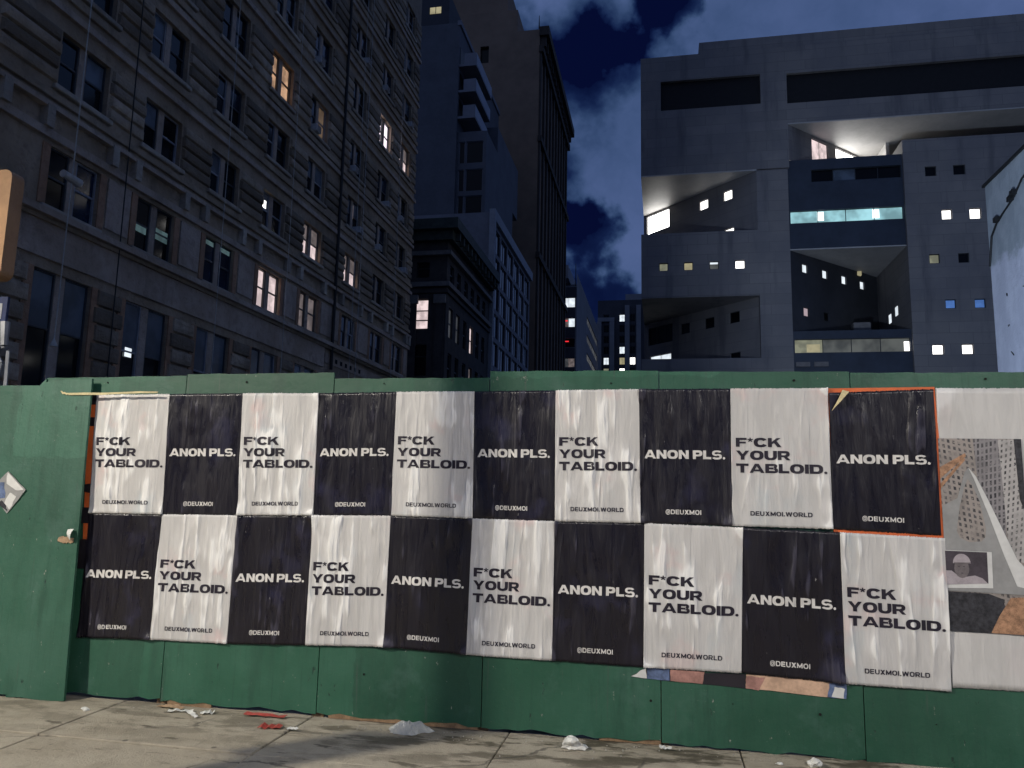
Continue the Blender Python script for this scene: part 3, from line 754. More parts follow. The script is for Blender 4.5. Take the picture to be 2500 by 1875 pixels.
# generic head-and-shoulders figure in the inset
lay('figure_print', [(1.70, 1.076), (1.93, 1.09), (1.90, 1.12), (1.86, 1.135), (1.78, 1.12), (1.73, 1.16), (1.70, 1.16)], 'portrait_light', 10)
lay('figure_print', [(1.80+.042*math.cos(a)-.012, 1.175+.058*math.sin(a)) for a in [2*math.pi*i/16 for i in range(16)]], 'portrait_mid', 11)
lay('figure_print', [(1.79+.05*math.cos(a), 1.205+.058*math.sin(a)) for a in [math.pi*i/12 for i in range(13)]], 'portrait_light', 12)
lay('figure_print', [(1.745, 1.203), (1.838, 1.206), (1.838, 1.212), (1.745, 1.21)], 'portrait_mid', 13)
for x_, z_, w_, h_ in ((1.772, 1.186, .007, .003), (1.800, 1.187, .007, .003), (1.788, 1.147, .009, .003)):
    lay('figure_print', [(x_-w_, z_), (x_, z_-h_), (x_+w_, z_), (x_, z_+h_)], 'portrait_dark', 14)
# ------------------------------------------------------------------ street lamps behind the viewer, on the kerb
def street_lamp(x, y, hz, power, col, label, arm=-1.9):
    t = thing('street_lamp', label, 'street lamp', (x, y, 0), 'street lamps along the kerb')
    def a(o): return sub(o, t)
    a(MB().tube((x, y, 0), (x, y, .5), .16, .13, 12).build('base', 'lamp_metal', smooth=False))
    a(MB().tube((x, y, .5), (x, y, hz-.2), .085, .06, 12).build('pole', 'lamp_metal'))
    mb = MB(); prev = Vector((x, y, hz-.4))
    for i in range(1, 7):
        f_ = i/6; p = Vector((x, y+arm*f_, hz-.4+.55*math.sin(f_*math.pi/2))); mb.tube(prev, p, .035, .035, 8); prev = p
    a(mb.build('arm', 'lamp_metal'))
    e_ = prev; s_ = -1 if arm < 0 else 1
    mb = MB(); mb.prism([(x-.13, e_.y), (x+.13, e_.y), (x+.17, e_.y+s_*.35), (x+.10, e_.y+s_*.65), (x-.10, e_.y+s_*.65), (x-.17, e_.y+s_*.35)][::s_], e_.z-.02, e_.z+.09)
    hd = a(mb.build('lamp_head', 'lamp_metal', bevel=.02))
    l_ = MB().box(x-.10, x+.10, min(e_.y+s_*.12, e_.y+s_*.52), max(e_.y+s_*.12, e_.y+s_*.52), e_.z-.05, e_.z-.022).build('lens', 'lamp_glow')
    l_.parent = hd
    ld = bpy.data.lights.new('lamp_light', 'SPOT'); ld.energy = power; ld.color = col; ld.shadow_soft_size = .12
    ld.spot_size = R(165); ld.spot_blend = .35
    lo = bpy.data.objects.new('lamp_light', ld); COL.objects.link(lo); lo.location = (x, e_.y+s_*.32, e_.z-.09); sub(lo, t)
    return t
street_lamp(-9.5, -.3, 7.6, 7400, (1, .92, .78), 'grey cobra-head street lamp standing left of the pole on the kerb')
street_lamp(7.5, -3.4, 8.2, 4500, (1., .95, .88), 'grey cobra-head street lamp out over the road', arm=-1.6)
# plain pole on the kerb side; its soft shadow falls across the fence
pl = thing('utility_pole', 'plain grey steel pole at the kerb with small sign plate', 'pole', (-4.72, 2.05, 0))
sub(MB().tube((-4.72, 2.05, 0), (-4.72, 2.05, 5.2), .10, .09, 14).build('shaft', 'galvanised'), pl)
sub(MB().tube((-4.72, 2.05, 0), (-4.72, 2.05, .12), .15, .13, 14).build('base', 'galvanised'), pl)
sub(MB().box(-4.88, -4.56, 2.15, 2.155, 2.5, 2.95).build('sign_plate', 'galvanised'), pl)

# ------------------------------------------------------------------ traffic signal beyond the left end of the fence
ts = thing('traffic_signal', 'tan yellow traffic signal housing with rounded corners above the fence', 'traffic signal', (-6.95, 6.5, 0))
def rounded(x0, x1, z0, z1, r, n=5):
    pts = []
    for cx, cz, a0 in ((x1-r, z1-r, 0), (x0+r, z1-r, 90), (x0+r, z0+r, 180), (x1-r, z0+r, 270)):
        for i in range(n+1): a = R(a0+90*i/n); pts.append((cx+r*math.cos(a), cz+r*math.sin(a)))
    return pts
sub(flat('housing', rounded(-7.0, -6.585, 3.64, 4.80, .09), 6.40, 'signal_yellow', None, .16), ts)
sub(MB().tube((-7.12, 6.55, -.15), (-7.12, 6.55, 5.3), .07, .06, 12).build('post', 'pipe_black'), ts)
sub(MB().tube((-7.12, 6.55, 3.9), (-6.8, 6.50, 3.9), .03, .03, 8).build('bracket', 'galvanised'), ts)
sub(MB().tube((-7.12, 6.55, 4.5), (-6.8, 6.50, 4.5), .03, .03, 8).build('bracket', 'galvanised'), ts)
sub(MB().box(-7.10, -6.50, 6.44, 6.47, 3.17, 3.45).build('street_sign', 'sign_blue'), ts)
sub(MB().box(-6.60, -6.55, 6.435, 6.439, 3.22, 3.38).build('sign_mark', 'galvanised'), ts)
sub(MB().tube((-6.52, 6.46, 3.19), (-6.50, 6.46, 2.95), .05, .035, 8).build('clamp', 'galvanised'), ts)
for p0, p1 in (((-6.62, 6.46, 3.15), (-6.50, 6.46, 2.92)), ((-6.66, 6.5, 2.95), (-6.55, 6.5, 2.78)), ((-6.55, 6.5, 2.78), (-6.60, 6.5, 2.45)), ((-6.48, 6.5, 2.9), (-6.46, 6.5, 2.4))):
    sub(MB().tube(p0, p1, .018, .018, 6).build('strut', 'galvanised'), ts)

# ------------------------------------------------------------------ stone building on the left (street front in the plane x = BX)
BX = -20.0
sb = thing('stone_building', 'tall rusticated stone apartment building with paired sash windows', 'building', (BX, 38, 0))
def inb(o): return sub(o, sb)
Y0, Y1, ZT = 18.3, 57.6, 46.0
bays = [21.92, 26.30, 30.86, 35.46, 40.02, 45.75, 50.65, 54.95]
rows = [(4.7, 8.66), (10.78, 12.86), (14.98, 16.98), (18.75, 20.85), (22.48, 24.75), (26.75, 29.05), (30.9, 33.1), (34.9, 37.1), (38.9, 41.1)]
def hw(r_): return 1.30 if r_ == 0 else 1.16
def PX(u, z, d): return (BX-d, u, z)
W2C = camo.matrix_world.inverted()
def inframe(p, m=.06):
    v = W2C @ Vector(p)
    if v.z >= 0: return False
    x = 27/36*2*v.x/-v.z; y_ = 27/36*2*v.y/-v.z
    return abs(x) < 1+m and abs(y_) < .75+m
ops = []; vis = {}
for k_, yc in enumerate(bays):
    for r_, (a, b) in enumerate(rows):
        ops.append((yc-hw(r_), yc+hw(r_), a, b))
        vis[k_, r_] = any(inframe((BX, yc+s_, z)) for s_ in (-1.3, 0, 1.3) for z in (a, (a+b)/2, b)) and (b > 6)
mb = MB(); facade(mb, PX, Y0, Y1, -.15, ZT, ops, .62)
mb.quad((BX, Y0, -.15), (BX, Y0, ZT), (BX-24, Y0, ZT), (BX-24, Y0, -.15))
mb.quad((BX, Y1, -.15), (BX-24, Y1, -.15), (BX-24, Y1, ZT), (BX, Y1, ZT))
mb.quad((BX, Y0, ZT), (BX, Y1, ZT), (BX-24, Y1, ZT), (BX-24, Y0, ZT))
inb(mb.build('wall', 'stone_wall'))
def cached(key, maker, _c={}):
    if key not in _c: _c[key] = maker()
    return _c[key]
def win_meshes(w, h):
    """window seen from +x, origin at lower middle of its outer face"""
    def fr():
        m_ = MB(); t_ = .055
        m_.box(-.10, 0, -w/2, -w/2+t_, 0, h); m_.box(-.10, 0, w/2-t_, w/2, 0, h)
        m_.box(-.10, 0, -w/2+t_, w/2-t_, h-t_, h); m_.box(-.10, 0, -w/2+t_, w/2-t_, 0, t_)
        return m_.mesh('window')
    def rail():
        m_ = MB(); m_.box(-.09, -.015, -w/2+.07, w/2-.07, h*.52-.035, h*.52+.035); return m_.mesh('meeting_rail')
    def pane(lo):
        m_ = MB(); z0, z1 = (.07, h*.52-.035) if lo else (h*.52+.035, h-.07)
        x = -.075 if lo else -.045
        m_.box(x-.01, x, -w/2+.07, w/2-.07, z0, z1); return m_.mesh('pane')
    return fr(), rail(), pane(True), pane(False)
def curtain_mesh(w, h):
    m_ = MB(); n = 28
    for i in range(n+1):
        f_ = i/n; yy = -w/2+.08+(w-.16)*f_
        x = -.115+.03*math.sin(f_*40)+.012*math.sin(f_*17+1)
        m_.v += [(x, yy, .09), (x, yy+.004*math.sin(f_*9), h-.09)]
    for i in range(n): a = 2*i; m_.f.append((a, a+2, a+3, a+1))
    return m_.mesh('curtain')
LIT = {(3, 4): ('lit_orange', 'lit_orange'), (4, 4): ('lit_orange_dim', 'lit_orange_dim'), (6, 5): ('lit_hot', 'lit_hot'), (7, 5): ('lit_pink', 'lit_pink'),
       (4, 2): ('lit_pink', 'lit_pink'), (5, 2): ('lit_pink', 'lit_pink'), (3, 1): ('lit_pink', 'lit_pink'), (4, 1): ('lit_pink_dim', 'lit_pink_dim')}
mat_slot = {}
def pmesh(key, me, mat):
    kk = (key, mat)
    if kk not in mat_slot:
        c = me.copy(); c.materials.clear(); c.materials.append(MATS[mat]); mat_slot[kk] = c
    return mat_slot[kk]
rw = random.Random(5)
for (k_, r_), v_ in vis.items():
    if not v_: continue
    yc = bays[k_]; a, b = rows[r_]; H_ = b-a; half = hw(r_)
    mw = .34 if r_ else .42; w = round(half-mw/2-.0, 3)
    # stone mullion between the two windows, set a little back from the face
    me = cached(('mul', r_ if r_ < 2 else 2, round(H_, 2)), lambda: MB().box(-.40, -(.10 if r_ < 2 else .17), -mw/2, mw/2, 0, H_).mesh('mullion'))
    o = link('mullion', me, 'stone_band', None, (BX, yc, a)); inb(o)
    # warm brown far jamb and sill
    for s_ in (-1, 1):
        fr, rail, plo, pup = cached(('w', w, round(H_, 2)), lambda: win_meshes(w, H_))
        wx = BX-(.12 if r_ < 2 else .20); wy = yc+s_*(mw/2+w/2)
        fm = 'window_frame_pale' if rw.random() < .25 else 'window_frame_dark'
        wo = link('window', pmesh(('f', w, H_), fr, fm), None, None, (wx, wy, a)); inb(wo)
        link('meeting_rail', pmesh(('r', w, H_), rail, fm), None, wo)
        lm = LIT.get((k_, r_))
        if lm and not ((k_, r_) in ((4, 4),) and s_ < 0):
            m1 = m2 = lm[0]
            cm = cached(('c', w, round(H_, 2)), lambda: curtain_mesh(w, H_))
            link('curtain', pmesh(('c', w, H_), cm, lm[0]), None, wo)
            if (k_, r_) in ((4, 2), (5, 2), (7, 5)):   # pale shade drawn over the upper half
                sh = cached(('sh', w, round(H_, 2)), lambda: MB().box(-.075, -.07, -w/2+.08, w/2-.08, H_*.50, H_-.08).mesh('roller_shade'))
                link('roller_shade', pmesh(('sh', w, H_), sh, 'lit_pink_dim'), None, wo)
            continue
        mats = ['pane_dark', 'pane_dark']
        q = rw.random()
        if q < .22: mats[1] = 'pane_blind'
        elif q < .40: mats[1] = 'pane_navy'
        elif q < .47: mats = ['pane_navy', 'pane_navy']
        if r_ == 0: mats = ['pane_dark', 'pane_blind'] if k_ < 2 else ['pane_navy', 'pane_blind']
        if (k_, r_) == (1, 1): mats = ['pane_dark', 'pane_dark']
        if (k_, r_) == (2, 1): mats = ['pane_navy', 'pane_navy']
        link('pane', pmesh(('lo', w, H_), plo, mats[0]), None, wo); link('pane', pmesh(('up', w, H_), pup, mats[1]), None, wo)
        if (k_, r_) == (1, 1):
            link('lit_ceiling', MB().box(-.034, -.030, -w/2+.09, w/2-.13, H_*(.37 if s_ < 0 else .40), H_*(.50 if s_ < 0 else .62)).mesh('lit_ceiling'), 'lit_teal', wo)
        if (k_, r_) == (2, 1):
            link('lit_blind', MB().box(-.034, -.030, -w/2+.09, w/2-.09, H_*.86, H_-.08).mesh('lit_blind'), 'lit_teal', wo)
        if (k_, r_) == (1, 0) and s_ < 0:
            link('lit_notice', MB().box(-.034, -.030, -.10, .28, H_*.47, H_*.56).mesh('lit_notice'), 'lit_cool', wo)
        if (k_, r_) == (3, 2) and s_ < 0:
            link('lit_notice', MB().box(-.034, -.030, -.22, .24, H_*.58, H_*.78).mesh('lit_notice'), 'lit_white', wo)
        if (k_, r_) == (5, 3):
            link('lit_blind', MB().box(-.034, -.030, -w/2+.1, -w/2+.22, H_*.45, H_*.9).mesh('lit_blind'), 'lit_pink_dim', wo)
        if (k_, r_) == (3, 0) and s_ > 0:
            link('lit_blind', MB().box(-.034, -.030, -w/2+.09, w/2-.09, H_*.1, H_*.9).mesh('lit_blind'), 'pane_blind', wo)
        if k_ == 3 and r_ == 1: pass
    # sill with its small brackets
    me = cached(('sill', r_ > 0), lambda: MB().box(-.60, .17, -half-.22, half+.22, -.20, -.004).mesh('sill'))
    o = link('sill', me, 'stone_sill', None, (BX, yc, a)); inb(o); o.modifiers.new('bevel', 'BEVEL').width = .03
    if r_ == 0:
        for s_ in (-1, 1):
            me = cached(('jamb',), lambda: MB().box(-.10, .06, -.19, .19, 0, 8.66-4.7).mesh('jamb_pier'))
            o = link('jamb_pier', me, 'brown_jamb', None, (BX, yc+s_*(half+.20), a)); inb(o)
    if r_ == 1:
        for s_ in (-1, 1):
            me = cached(('jamb1',), lambda: MB().box(-.10, .05, -.16, .16, 0, 2.08).mesh('jamb_pier'))
            o = link('jamb_pier', me, 'brown_jamb', None, (BX, yc+s_*(half+.17), a)); inb(o)
    # security grilles on the lit first-floor pair
    if r_ == 1 and k_ in (3, 4):
        for s_ in (-1, 1):
            g = MB(); wy = yc+s_*(mw/2+w/2)
            for i in range(9): g.tube((BX-.30, wy-w/2+.05+i*(w-.1)/8, a+.02), (BX-.30, wy-w/2+.05+i*(w-.1)/8, a+.55), .012, .012, 5)
            for z in (.06, .30, .54): g.tube((BX-.30, wy-w/2, a+z), (BX-.30, wy+w/2, a+z), .014, .014, 5)
            inb(g.build('window_grille', 'pipe_black'))
# rusticated courses: one pillowed block per course on every pier
def pillow(L, h, d):
    m_ = MB(); n = 6; e_ = .05
    m_.v = [(0, -L/2, 0), (0, L/2, 0), (0, L/2, h), (0, -L/2, h), (d*.8, -L/2+e_, e_*.9), (d*.8, L/2-e_, e_*.9), (d*.8, L/2-e_, h-e_*.9), (d*.8, -L/2+e_, h-e_*.9),
            (d, -L/2+e_*3, h*.35), (d, L/2-e_*3, h*.35), (d, L/2-e_*3, h*.7), (d, -L/2+e_*3, h*.7)]
    for a in (0, 4):
        for i in range(4): m_.f.append((a+i, a+(i+1) % 4, a+4+(i+1) % 4, a+4+i))
    m_.f.append((8, 9, 10, 11)); return m_.mesh('stone_course')
edges = [Y0]+sum([[b_-1.2, b_+1.2] for b_ in bays], [])+[Y1]
piers = [(edges[2*i], edges[2*i+1]) for i in range(len(bays)+1)]
nblk = 0
for r_ in range(2, len(rows)):
    a, b = rows[r_]; n = 4 if r_ < 4 else 4; hgt = (b-a)/n
    for a_, b_ in piers:
        if b_-a_ < .5: continue
        for i in range(n):
            yc = (a_+b_)/2; z = a+i*hgt
            if not inframe((BX, yc, z), .15): continue
            L = round(b_-a_-.04-(.10 if (i % 2) else 0), 2)
            me = cached(('blk', L, round(hgt, 2), i % 3), lambda: pillow(L, hgt-.07, .13+.02*(i % 3)))
            o = link('stone_course', me, 'stone_block', None, (BX+.002, yc, z+.035)); inb(o); nblk += 1
for a_, b_ in piers:
    L = round(b_-a_-.5, 2)
    if L < .6: continue
    for i in range(6):
        z = 4.8+i*.65; yc = (a_+b_)/2
        if not inframe((BX, yc, z+.3), .15): continue
        Li = round(L-(.22 if i % 2 else 0), 2)
        me = cached(('blk0', Li), lambda: pillow(Li, .60, .16))
        o = link('stone_course', me, 'stone_block', None, (BX+.002, yc, z)); inb(o); nblk += 1
# horizontal mouldings running the whole front
def strip(name, z0, z1, pr, mat, y0=Y0-.05, y1=Y1+.05):
    o = MB().box(BX-.1, BX+pr, y0, y1, z0, z1).build(name, mat); inb(o); return o
strip('frieze_band', 9.02, 10.30, .10, 'stone_band', Y0-.03, 42.3)
strip('cornice', 10.34, 10.56, .42, 'stone_band'); strip('cornice_fillet', 10.20, 10.338, .22, 'stone_wall')
strip('string_course', 13.02, 13.30, .16, 'stone_band'); strip('string_course', 13.98, 14.16, .26, 'stone_band'); strip('string_course', 14.40, 14.62, .14, 'stone_wall')
for r_ in range(2, 8):
    b = rows[r_][1]; a2 = rows[r_+1][0]
    strip('string_course', b+.55, b+.80, .17, 'stone_band'); strip('string_course', a2-.62, a2-.34, .12, 'stone_wall')
strip('band_wall', 9.35, 9.95, .06, 'stone_band', 42.5, Y1-.1)
for i in range(7):
    o = MB().box(BX+.061, BX+.075, 43.2+i*.75, 43.5+i*.75, 9.52, 9.78).build('vent_slot', 'black_gap'); inb(o)
# consoles over the first-floor piers
me = MB().prism([(0, -.16), (.30, -.16), (.30, .16), (0, .16)], 0, .75).mesh('console')
for i, (a_, b_) in enumerate(piers):
    for yy in (a_+.35, b_-.35):
        if b_-a_ > .9 and inframe((BX, yy, 13.6), .1):
            o = link('console', me, 'stone_sill', None, (BX, yy, 13.30)); inb(o)
# smooth panels on the first-floor piers
for a_, b_ in piers[1:]:
    if b_-a_ > .9: inb(MB().box(BX, BX+.07, a_+.38, b_-.38, 10.95, 12.85).build('pier_panel', 'stone_band', bevel=.02))
# rain pipe and cables fixed to the front
inb(MB().tube((BX+.20, 43.1, 9.0), (BX+.20, 43.1, ZT), .10, .10, 8).build('drain_pipe', 'pipe_black'))
inb(MB().tube((BX+.22, 24.2, 5.0), (BX+.22, 24.05, ZT), .022, .022, 6).build('cable', 'pipe_black'))
# lamp bracket high on the near end
inb(MB().tube((BX+.1, 18.9, 20.6), (BX+.45, 18.9, 20.45), .10, .16, 8).build('wall_lamp', 'stone_sill'))

# ropes hanging down the front
for i, (yy, z0, r_, lab) in enumerate(((21.0, 6.2, .020, 'pale rope with white knot at its end before the nearest windows'),
                            (29.8, 3.0, .016, 'thin pale rope hanging before the third pair of windows'),
                            (35.9, 3.0, .016, 'thin pale rope hanging before the fourth pair of windows'),
                            (44.55, 3.0, .020, 'thin pale rope just beyond the drain pipe, nearer the pipe'),
                            (45.5, 3.0, .020, 'thin pale rope beyond the drain pipe, farther from it'),
                            (52.0, 3.0, .016, 'thin pale rope hanging near the far corner of the stone building'))):
    t = thing('hanging_rope', lab, 'rope', (BX+.75, yy, z0), 'ropes hanging down the stone front')
    sub(MB().tube((BX+.75, yy, z0), (BX+.75, yy+.05, ZT+.5), r_, r_, 6).build('rope_line', 'rope_pale'), t)
    if i == 0:
        m_ = MB().tube((BX+.75, yy, z0-.16), (BX+.75, yy, z0+.10), .13, .02, 8); sub(m_.build('end_knot', 'rope_pale'), t)
        m_ = MB().tube((BX+.75, yy-.40, 11.75), (BX+.75, yy+.35, 11.70),   .13, .15, 10); sub(m_.build('rope_bundle', 'rope_pale'), t)
    sub(MB().box(BX-.3, BX+.8, yy-.05, yy+.12, ZT+.001, ZT+.5).build('roof_hook', 'pipe_black'), t)
# window air conditioners
ac0 = None
for i, (k_, r_, s_) in enumerate(((5, 4, -1), (5, 6, 1), (6, 3, -1), (6, 4, 1), (7, 3, 1), (7, 4, -1), (7, 6, 1), (6, 6, -1), (5, 3, 1), (4, 5, -1), (4, 4, -1))):
    yy = bays[k_]+s_*.66; z = rows[r_][0]+.002
    t = thing('air_conditioner', 'white window air conditioner, %s floor up, %s pair beyond the drain pipe' % (('', '', '', 'third', 'fourth', 'fifth', 'sixth')[r_], ('', '', '', '', 'last before,', 'first', 'second', 'third')[k_]) if k_ > 4 else
              'white window air conditioner beside the drain pipe, %s floor up' % ('fourth' if r_ == 4 else 'fifth'), 'air conditioner', (BX, yy, z), 'window air conditioners on the stone building')
    b_ = MB().box(-.38, .34, -.29, .29, 0, .42).build('casing', 'white_metal', t, bevel=.02)
    g = MB()
    for q in range(6): g.box(.341, .352, -.25, .25, .05+q*.06, .075+q*.06)
    for q in range(6): MB().box(.341, .352, -.25, .25, .05+q*.06, .075+q*.06).build('grille_slat', 'dark_trim', b_)
# ------------------------------------------------------------------ generic helpers for the buildings beyond
def PYf(Y):           # front facing the viewer: u = x
    return lambda u, z, d: (u, Y+d, z)
def PXf(X):           # street front facing +x: u = y
    return lambda u, z, d: (X-d, u, z)
def fill(P, op, d, mat, parent, name='window', frame=.06, bars=(), fmat='mullion', hb=()):
    """a framed window set in an opening: frame mesh + pane child"""
    a, b, c, e_ = op; m_ = MB()
    def bx(u0, u1, z0, z1, d0, d1):
        p = [P(u0, z0, d0), P(u1, z1, d1)]
        m_.box(min(p[0][0], p[1][0]), max(p[0][0], p[1][0]), min(p[0][1], p[1][1]), max(p[0][1], p[1][1]), z0, z1)
    bx(a, a+frame, c, e_, d-.06, d); bx(b-frame, b, c, e_, d-.06, d); bx(a+frame, b-frame, c, c+frame, d-.06, d); bx(a+frame, b-frame, e_-frame, e_, d-.06, d)
    o = m_.build(name, fmat); sub(o, parent)
    us = [a+frame]+list(bars)+[b-frame]
    for i in range(len(us)-1):
        u0 = us[i]+(.025 if i else 0); u1 = us[i+1]-(.025 if i < len(us)-2 else 0)
        mm = mat[i % len(mat)] if isinstance(mat, (list, tuple)) else mat
        p = [P(u0, c+frame, d), P(u1, e_-frame, d+.02)]
        q = MB().box(min(p[0][0], p[1][0]), max(p[0][0], p[1][0]), min(p[0][1], p[1][1]), max(p[0][1], p[1][1]), c+frame, e_-frame)
        x = q.build('pane', mm); x.parent = o; x.location = -Vector(parent.location)+Vector((0, 0, 0)); x.location = (0, 0, 0)
        x.matrix_parent_inverse = Matrix.Identity(4)
        if i: 
            p = [P(us[i]-.025, c+frame, d-.05), P(us[i]+.025, e_-frame, d+.01)]
            g = MB().box(min(p[0][0], p[1][0]), max(p[0][0], p[1][0]), min(p[0][1], p[1][1]), max(p[0][1], p[1][1]), c+frame, e_-frame)
            g = g.build('mullion_bar', fmat); g.parent = o
    return o
def closed_box(mb, x0, x1, y0, y1, z0, z1, skip=()):
    if 'y0' not in skip: mb.quad((x0, y0, z0), (x1, y0, z0), (x1, y0, z1), (x0, y0, z1))
    if 'y1' not in skip: mb.quad((x1, y1, z0), (x0, y1, z0), (x0, y1, z1), (x1, y1, z1))
    if 'x0' not in skip: mb.quad((x0, y1, z0), (x0, y0, z0), (x0, y0, z1), (x0, y1, z1))
    if 'x1' not in skip: mb.quad((x1, y0, z0), (x1, y1, z0), (x1, y1, z1), (x1, y0, z1))
    if 'z1' not in skip: mb.quad((x0, y0, z1), (x1, y0, z1), (x1, y1, z1), (x0, y1, z1))
    if 'z0' not in skip: mb.quad((x0, y1, z0), (x1, y1, z0), (x1, y0, z0), (x0, y0, z0))

# ------------------------------------------------------------------ A: dark corner building with heavy cornice
A = thing('corner_building', 'dark brick corner building with deep bracketed cornice and corner window lit', 'building', (-20, 68, 0))
def inA(o): return sub(o, A)
sideops = [(-23.05, -21.75, 17.1, 20.0), (-25.2, -23.45, 17.1, 20.0), (-23.05, -21.75, 12.6, 15.6), (-25.2, -23.45, 12.6, 15.6), (-23.05, -21.75, 22.1, 23.6), (-25.2, -23.45, 22.1, 23.6)]
frops = []
for yc in (69.8, 72.4, 75.2, 77.9, 80.6, 83.3):
    for z0, z1 in ((16.5, 19.4), (12.2, 15.0), (8.5, 11.2), (21.9, 23.6)): frops.append((yc-.72, yc+.72, z0, z1))
mb = MB(); facade(mb, PYf(68), -40, -20, -.15, 27.0, sideops, .5); facade(mb, PXf(-20), 68, 86, -.15, 27.0, frops, .4)
mb.quad((-20, 68, 27), (-20, 86, 27), (-40, 86, 27), (-40, 68, 27)); mb.quad((-20, 86, -.15), (-40, 86, -.15), (-40, 86, 27), (-20, 86, 27))
inA(mb.build('wall', 'dark_brick'))
for op in sideops:
    lit = op[2] == 17.1
    o = fill(PYf(68), op, .30, ('lit_pink' if op[0] > -23.2 else 'lit_pink_dim') if lit else 'pane_dark', A, frame=.08)
    zc = op[2]+(op[3]-op[2])*.62
    for z in (zc, op[2]+(op[3]-op[2])*.30) if lit else (zc,):
        b_ = MB().box(op[0]+.08, op[1]-.08, 68.22, 68.30, z-.05, z+.05).build('sash_rail', 'mullion'); b_.parent = o
for op in frops:
    yc = (op[0]+op[1])/2
    m_ = 'pane_dark'
    if op[2] == 16.5 and yc in (69.8, 72.4): m_ = 'lit_dimwin'
    if op[2] == 16.5 and yc == 77.9: m_ = 'lit_pink'
    if op[2] == 12.2 and yc == 77.9: m_ = 'lit_pink_dim'
    o = fill(PXf(-20), op, .22, m_, A, frame=.09)
    zc = (op[2]+op[3])/2
    b_ = MB().box(-20.22, -20.15, op[0]+.09, op[1]-.09, zc-.05, zc+.05).build('sash_rail', 'mullion'); b_.parent = o
for z0, z1, pr, m_ in ((21.15, 21.6, .35, 'dark_trim'), (24.2, 24.6, .45, 'dark_trim'), (20.55, 20.9, .18, 'dark_brick'), (26.5, 27.5, 1.25, 'cornice_dark'), (25.6, 26.49, .6, 'cornice_dark')):
    mb = MB().prism([(-40, 68-pr), (-20+pr, 68-pr), (-20+pr, 86), (-20.01, 86), (-20.01, 68.01), (-40, 68.01)], z0, z1)
    inA(mb.build('cornice_moulding', m_))
for i in range(12):
    y_ = 68.3+i*1.55; inA(MB().box(-20+.6, -20+1.1, y_, y_+.3, 25.7, 26.49).build('cornice_bracket', 'cornice_dark'))
for x_ in (-20.6, -23.3):
    inA(MB().box(x_-.6, x_+.6, 67.7, 68.0, 19.5, 20.35).build('capital', 'dark_trim', bevel=.05))
    inA(MB().box(x_-.45, x_+.45, 67.82, 68.0, 8, 19.5).build('pilaster', 'dark_brick'))
# ------------------------------------------------------------------ B: pale framed glass building
B = thing('glass_building', 'pale framed building with dark glass front rising behind the cornice building', 'building', (-20, 86.5, 0))
ops = []
for yc in range(6):
    for fl in range(9): ops.append((87.6+yc*4.25, 87.6+yc*4.25+3.7, 3.2+fl*3.5, 3.2+fl*3.5+2.9))
mb = MB(); facade(mb, PXf(-20), 86.5, 113.2, -.15, 35.6, ops, .3)
mb.quad((-38, 86.5, -.15), (-20, 86.5, -.15), (-20, 86.5, 35.6), (-38, 86.5, 35.6)); mb.quad((-20, 86.5, 35.6), (-20, 113.2, 35.6), (-38, 113.2, 35.6), (-38, 86.5, 35.6))
mb.quad((-20, 113.2, -.15), (-38, 113.2, -.15), (-38, 113.2, 35.6), (-20, 113.2, 35.6))
sub(mb.build('wall', 'render_grey'), B)
for i, op in enumerate(ops):
    if op[3] > 14: fill(PXf(-20), op, .2, 'pane_dark' if (i*7) % 5 else 'pane_navy', B, frame=.12, bars=((op[0]+op[1])/2,))
sub(MB().box(-20.3, -19.6, 86.2, 113.4, 34.6, 35.9).build('parapet_frame', 'white_trim'), B)
sub(MB().box(-20.3, -19.6, 86.2, 86.9, 12, 34.59).build('corner_frame', 'white_trim'), B)
# ------------------------------------------------------------------ C: slim rendered tower with balconies
C = thing('balcony_tower', 'slim blue grey rendered tower with three pale balconies near its top', 'building', (-25, 88, 0))
ops = []
mb = MB(); mb.quad((-44, 88, 0), (-25.3, 88, 0), (-25.3, 88, 62), (-44, 88, 62)); 
mb.quad((-25.3, 88, 0), (-25.3, 112, 0), (-25.3, 112, 62), (-25.3, 88, 62)); mb.quad((-44, 88, 62), (-25.3, 88, 62), (-25.3, 112, 62), (-44, 112, 62)); mb.quad((-25.3, 112, 0), (-44, 112, 0), (-44, 112, 62), (-25.3, 112, 62))
sub(mb.build('wall', 'render_blue'), C)
ops = [(-25.05, -24.3, 43.0, 45.9), (-24.1, -21.9, 43.0, 45.9), (-25.05, -24.3, 39.3, 42.2), (-24.1, -21.9, 39.3, 42.2), (-25.05, -24.3, 36.0, 38.7), (-24.1, -21.9, 36.0, 38.7)]
mb = MB(); facade(mb, PYf(88.6), -25.29, -21.5, 35.61, 47.2, ops, .35)
mb.quad((-21.5, 88.6, 35.61), (-21.5, 106, 35.61), (-21.5, 106, 47.2), (-21.5, 88.6, 47.2)); mb.quad((-25.29, 88.6, 47.2), (-21.5, 88.6, 47.2), (-21.5, 106, 47.2), (-25.29, 106, 47.2))
mb.quad((-21.5, 106, 35.61), (-25.29, 106, 35.61), (-25.29, 106, 47.2), (-21.5, 106, 47.2))
sub(mb.build('bay_wall', 'render_blue'), C)
for op in ops: fill(PYf(88.6), op, .2, 'pane_black', C, frame=.08, fmat='render_grey')
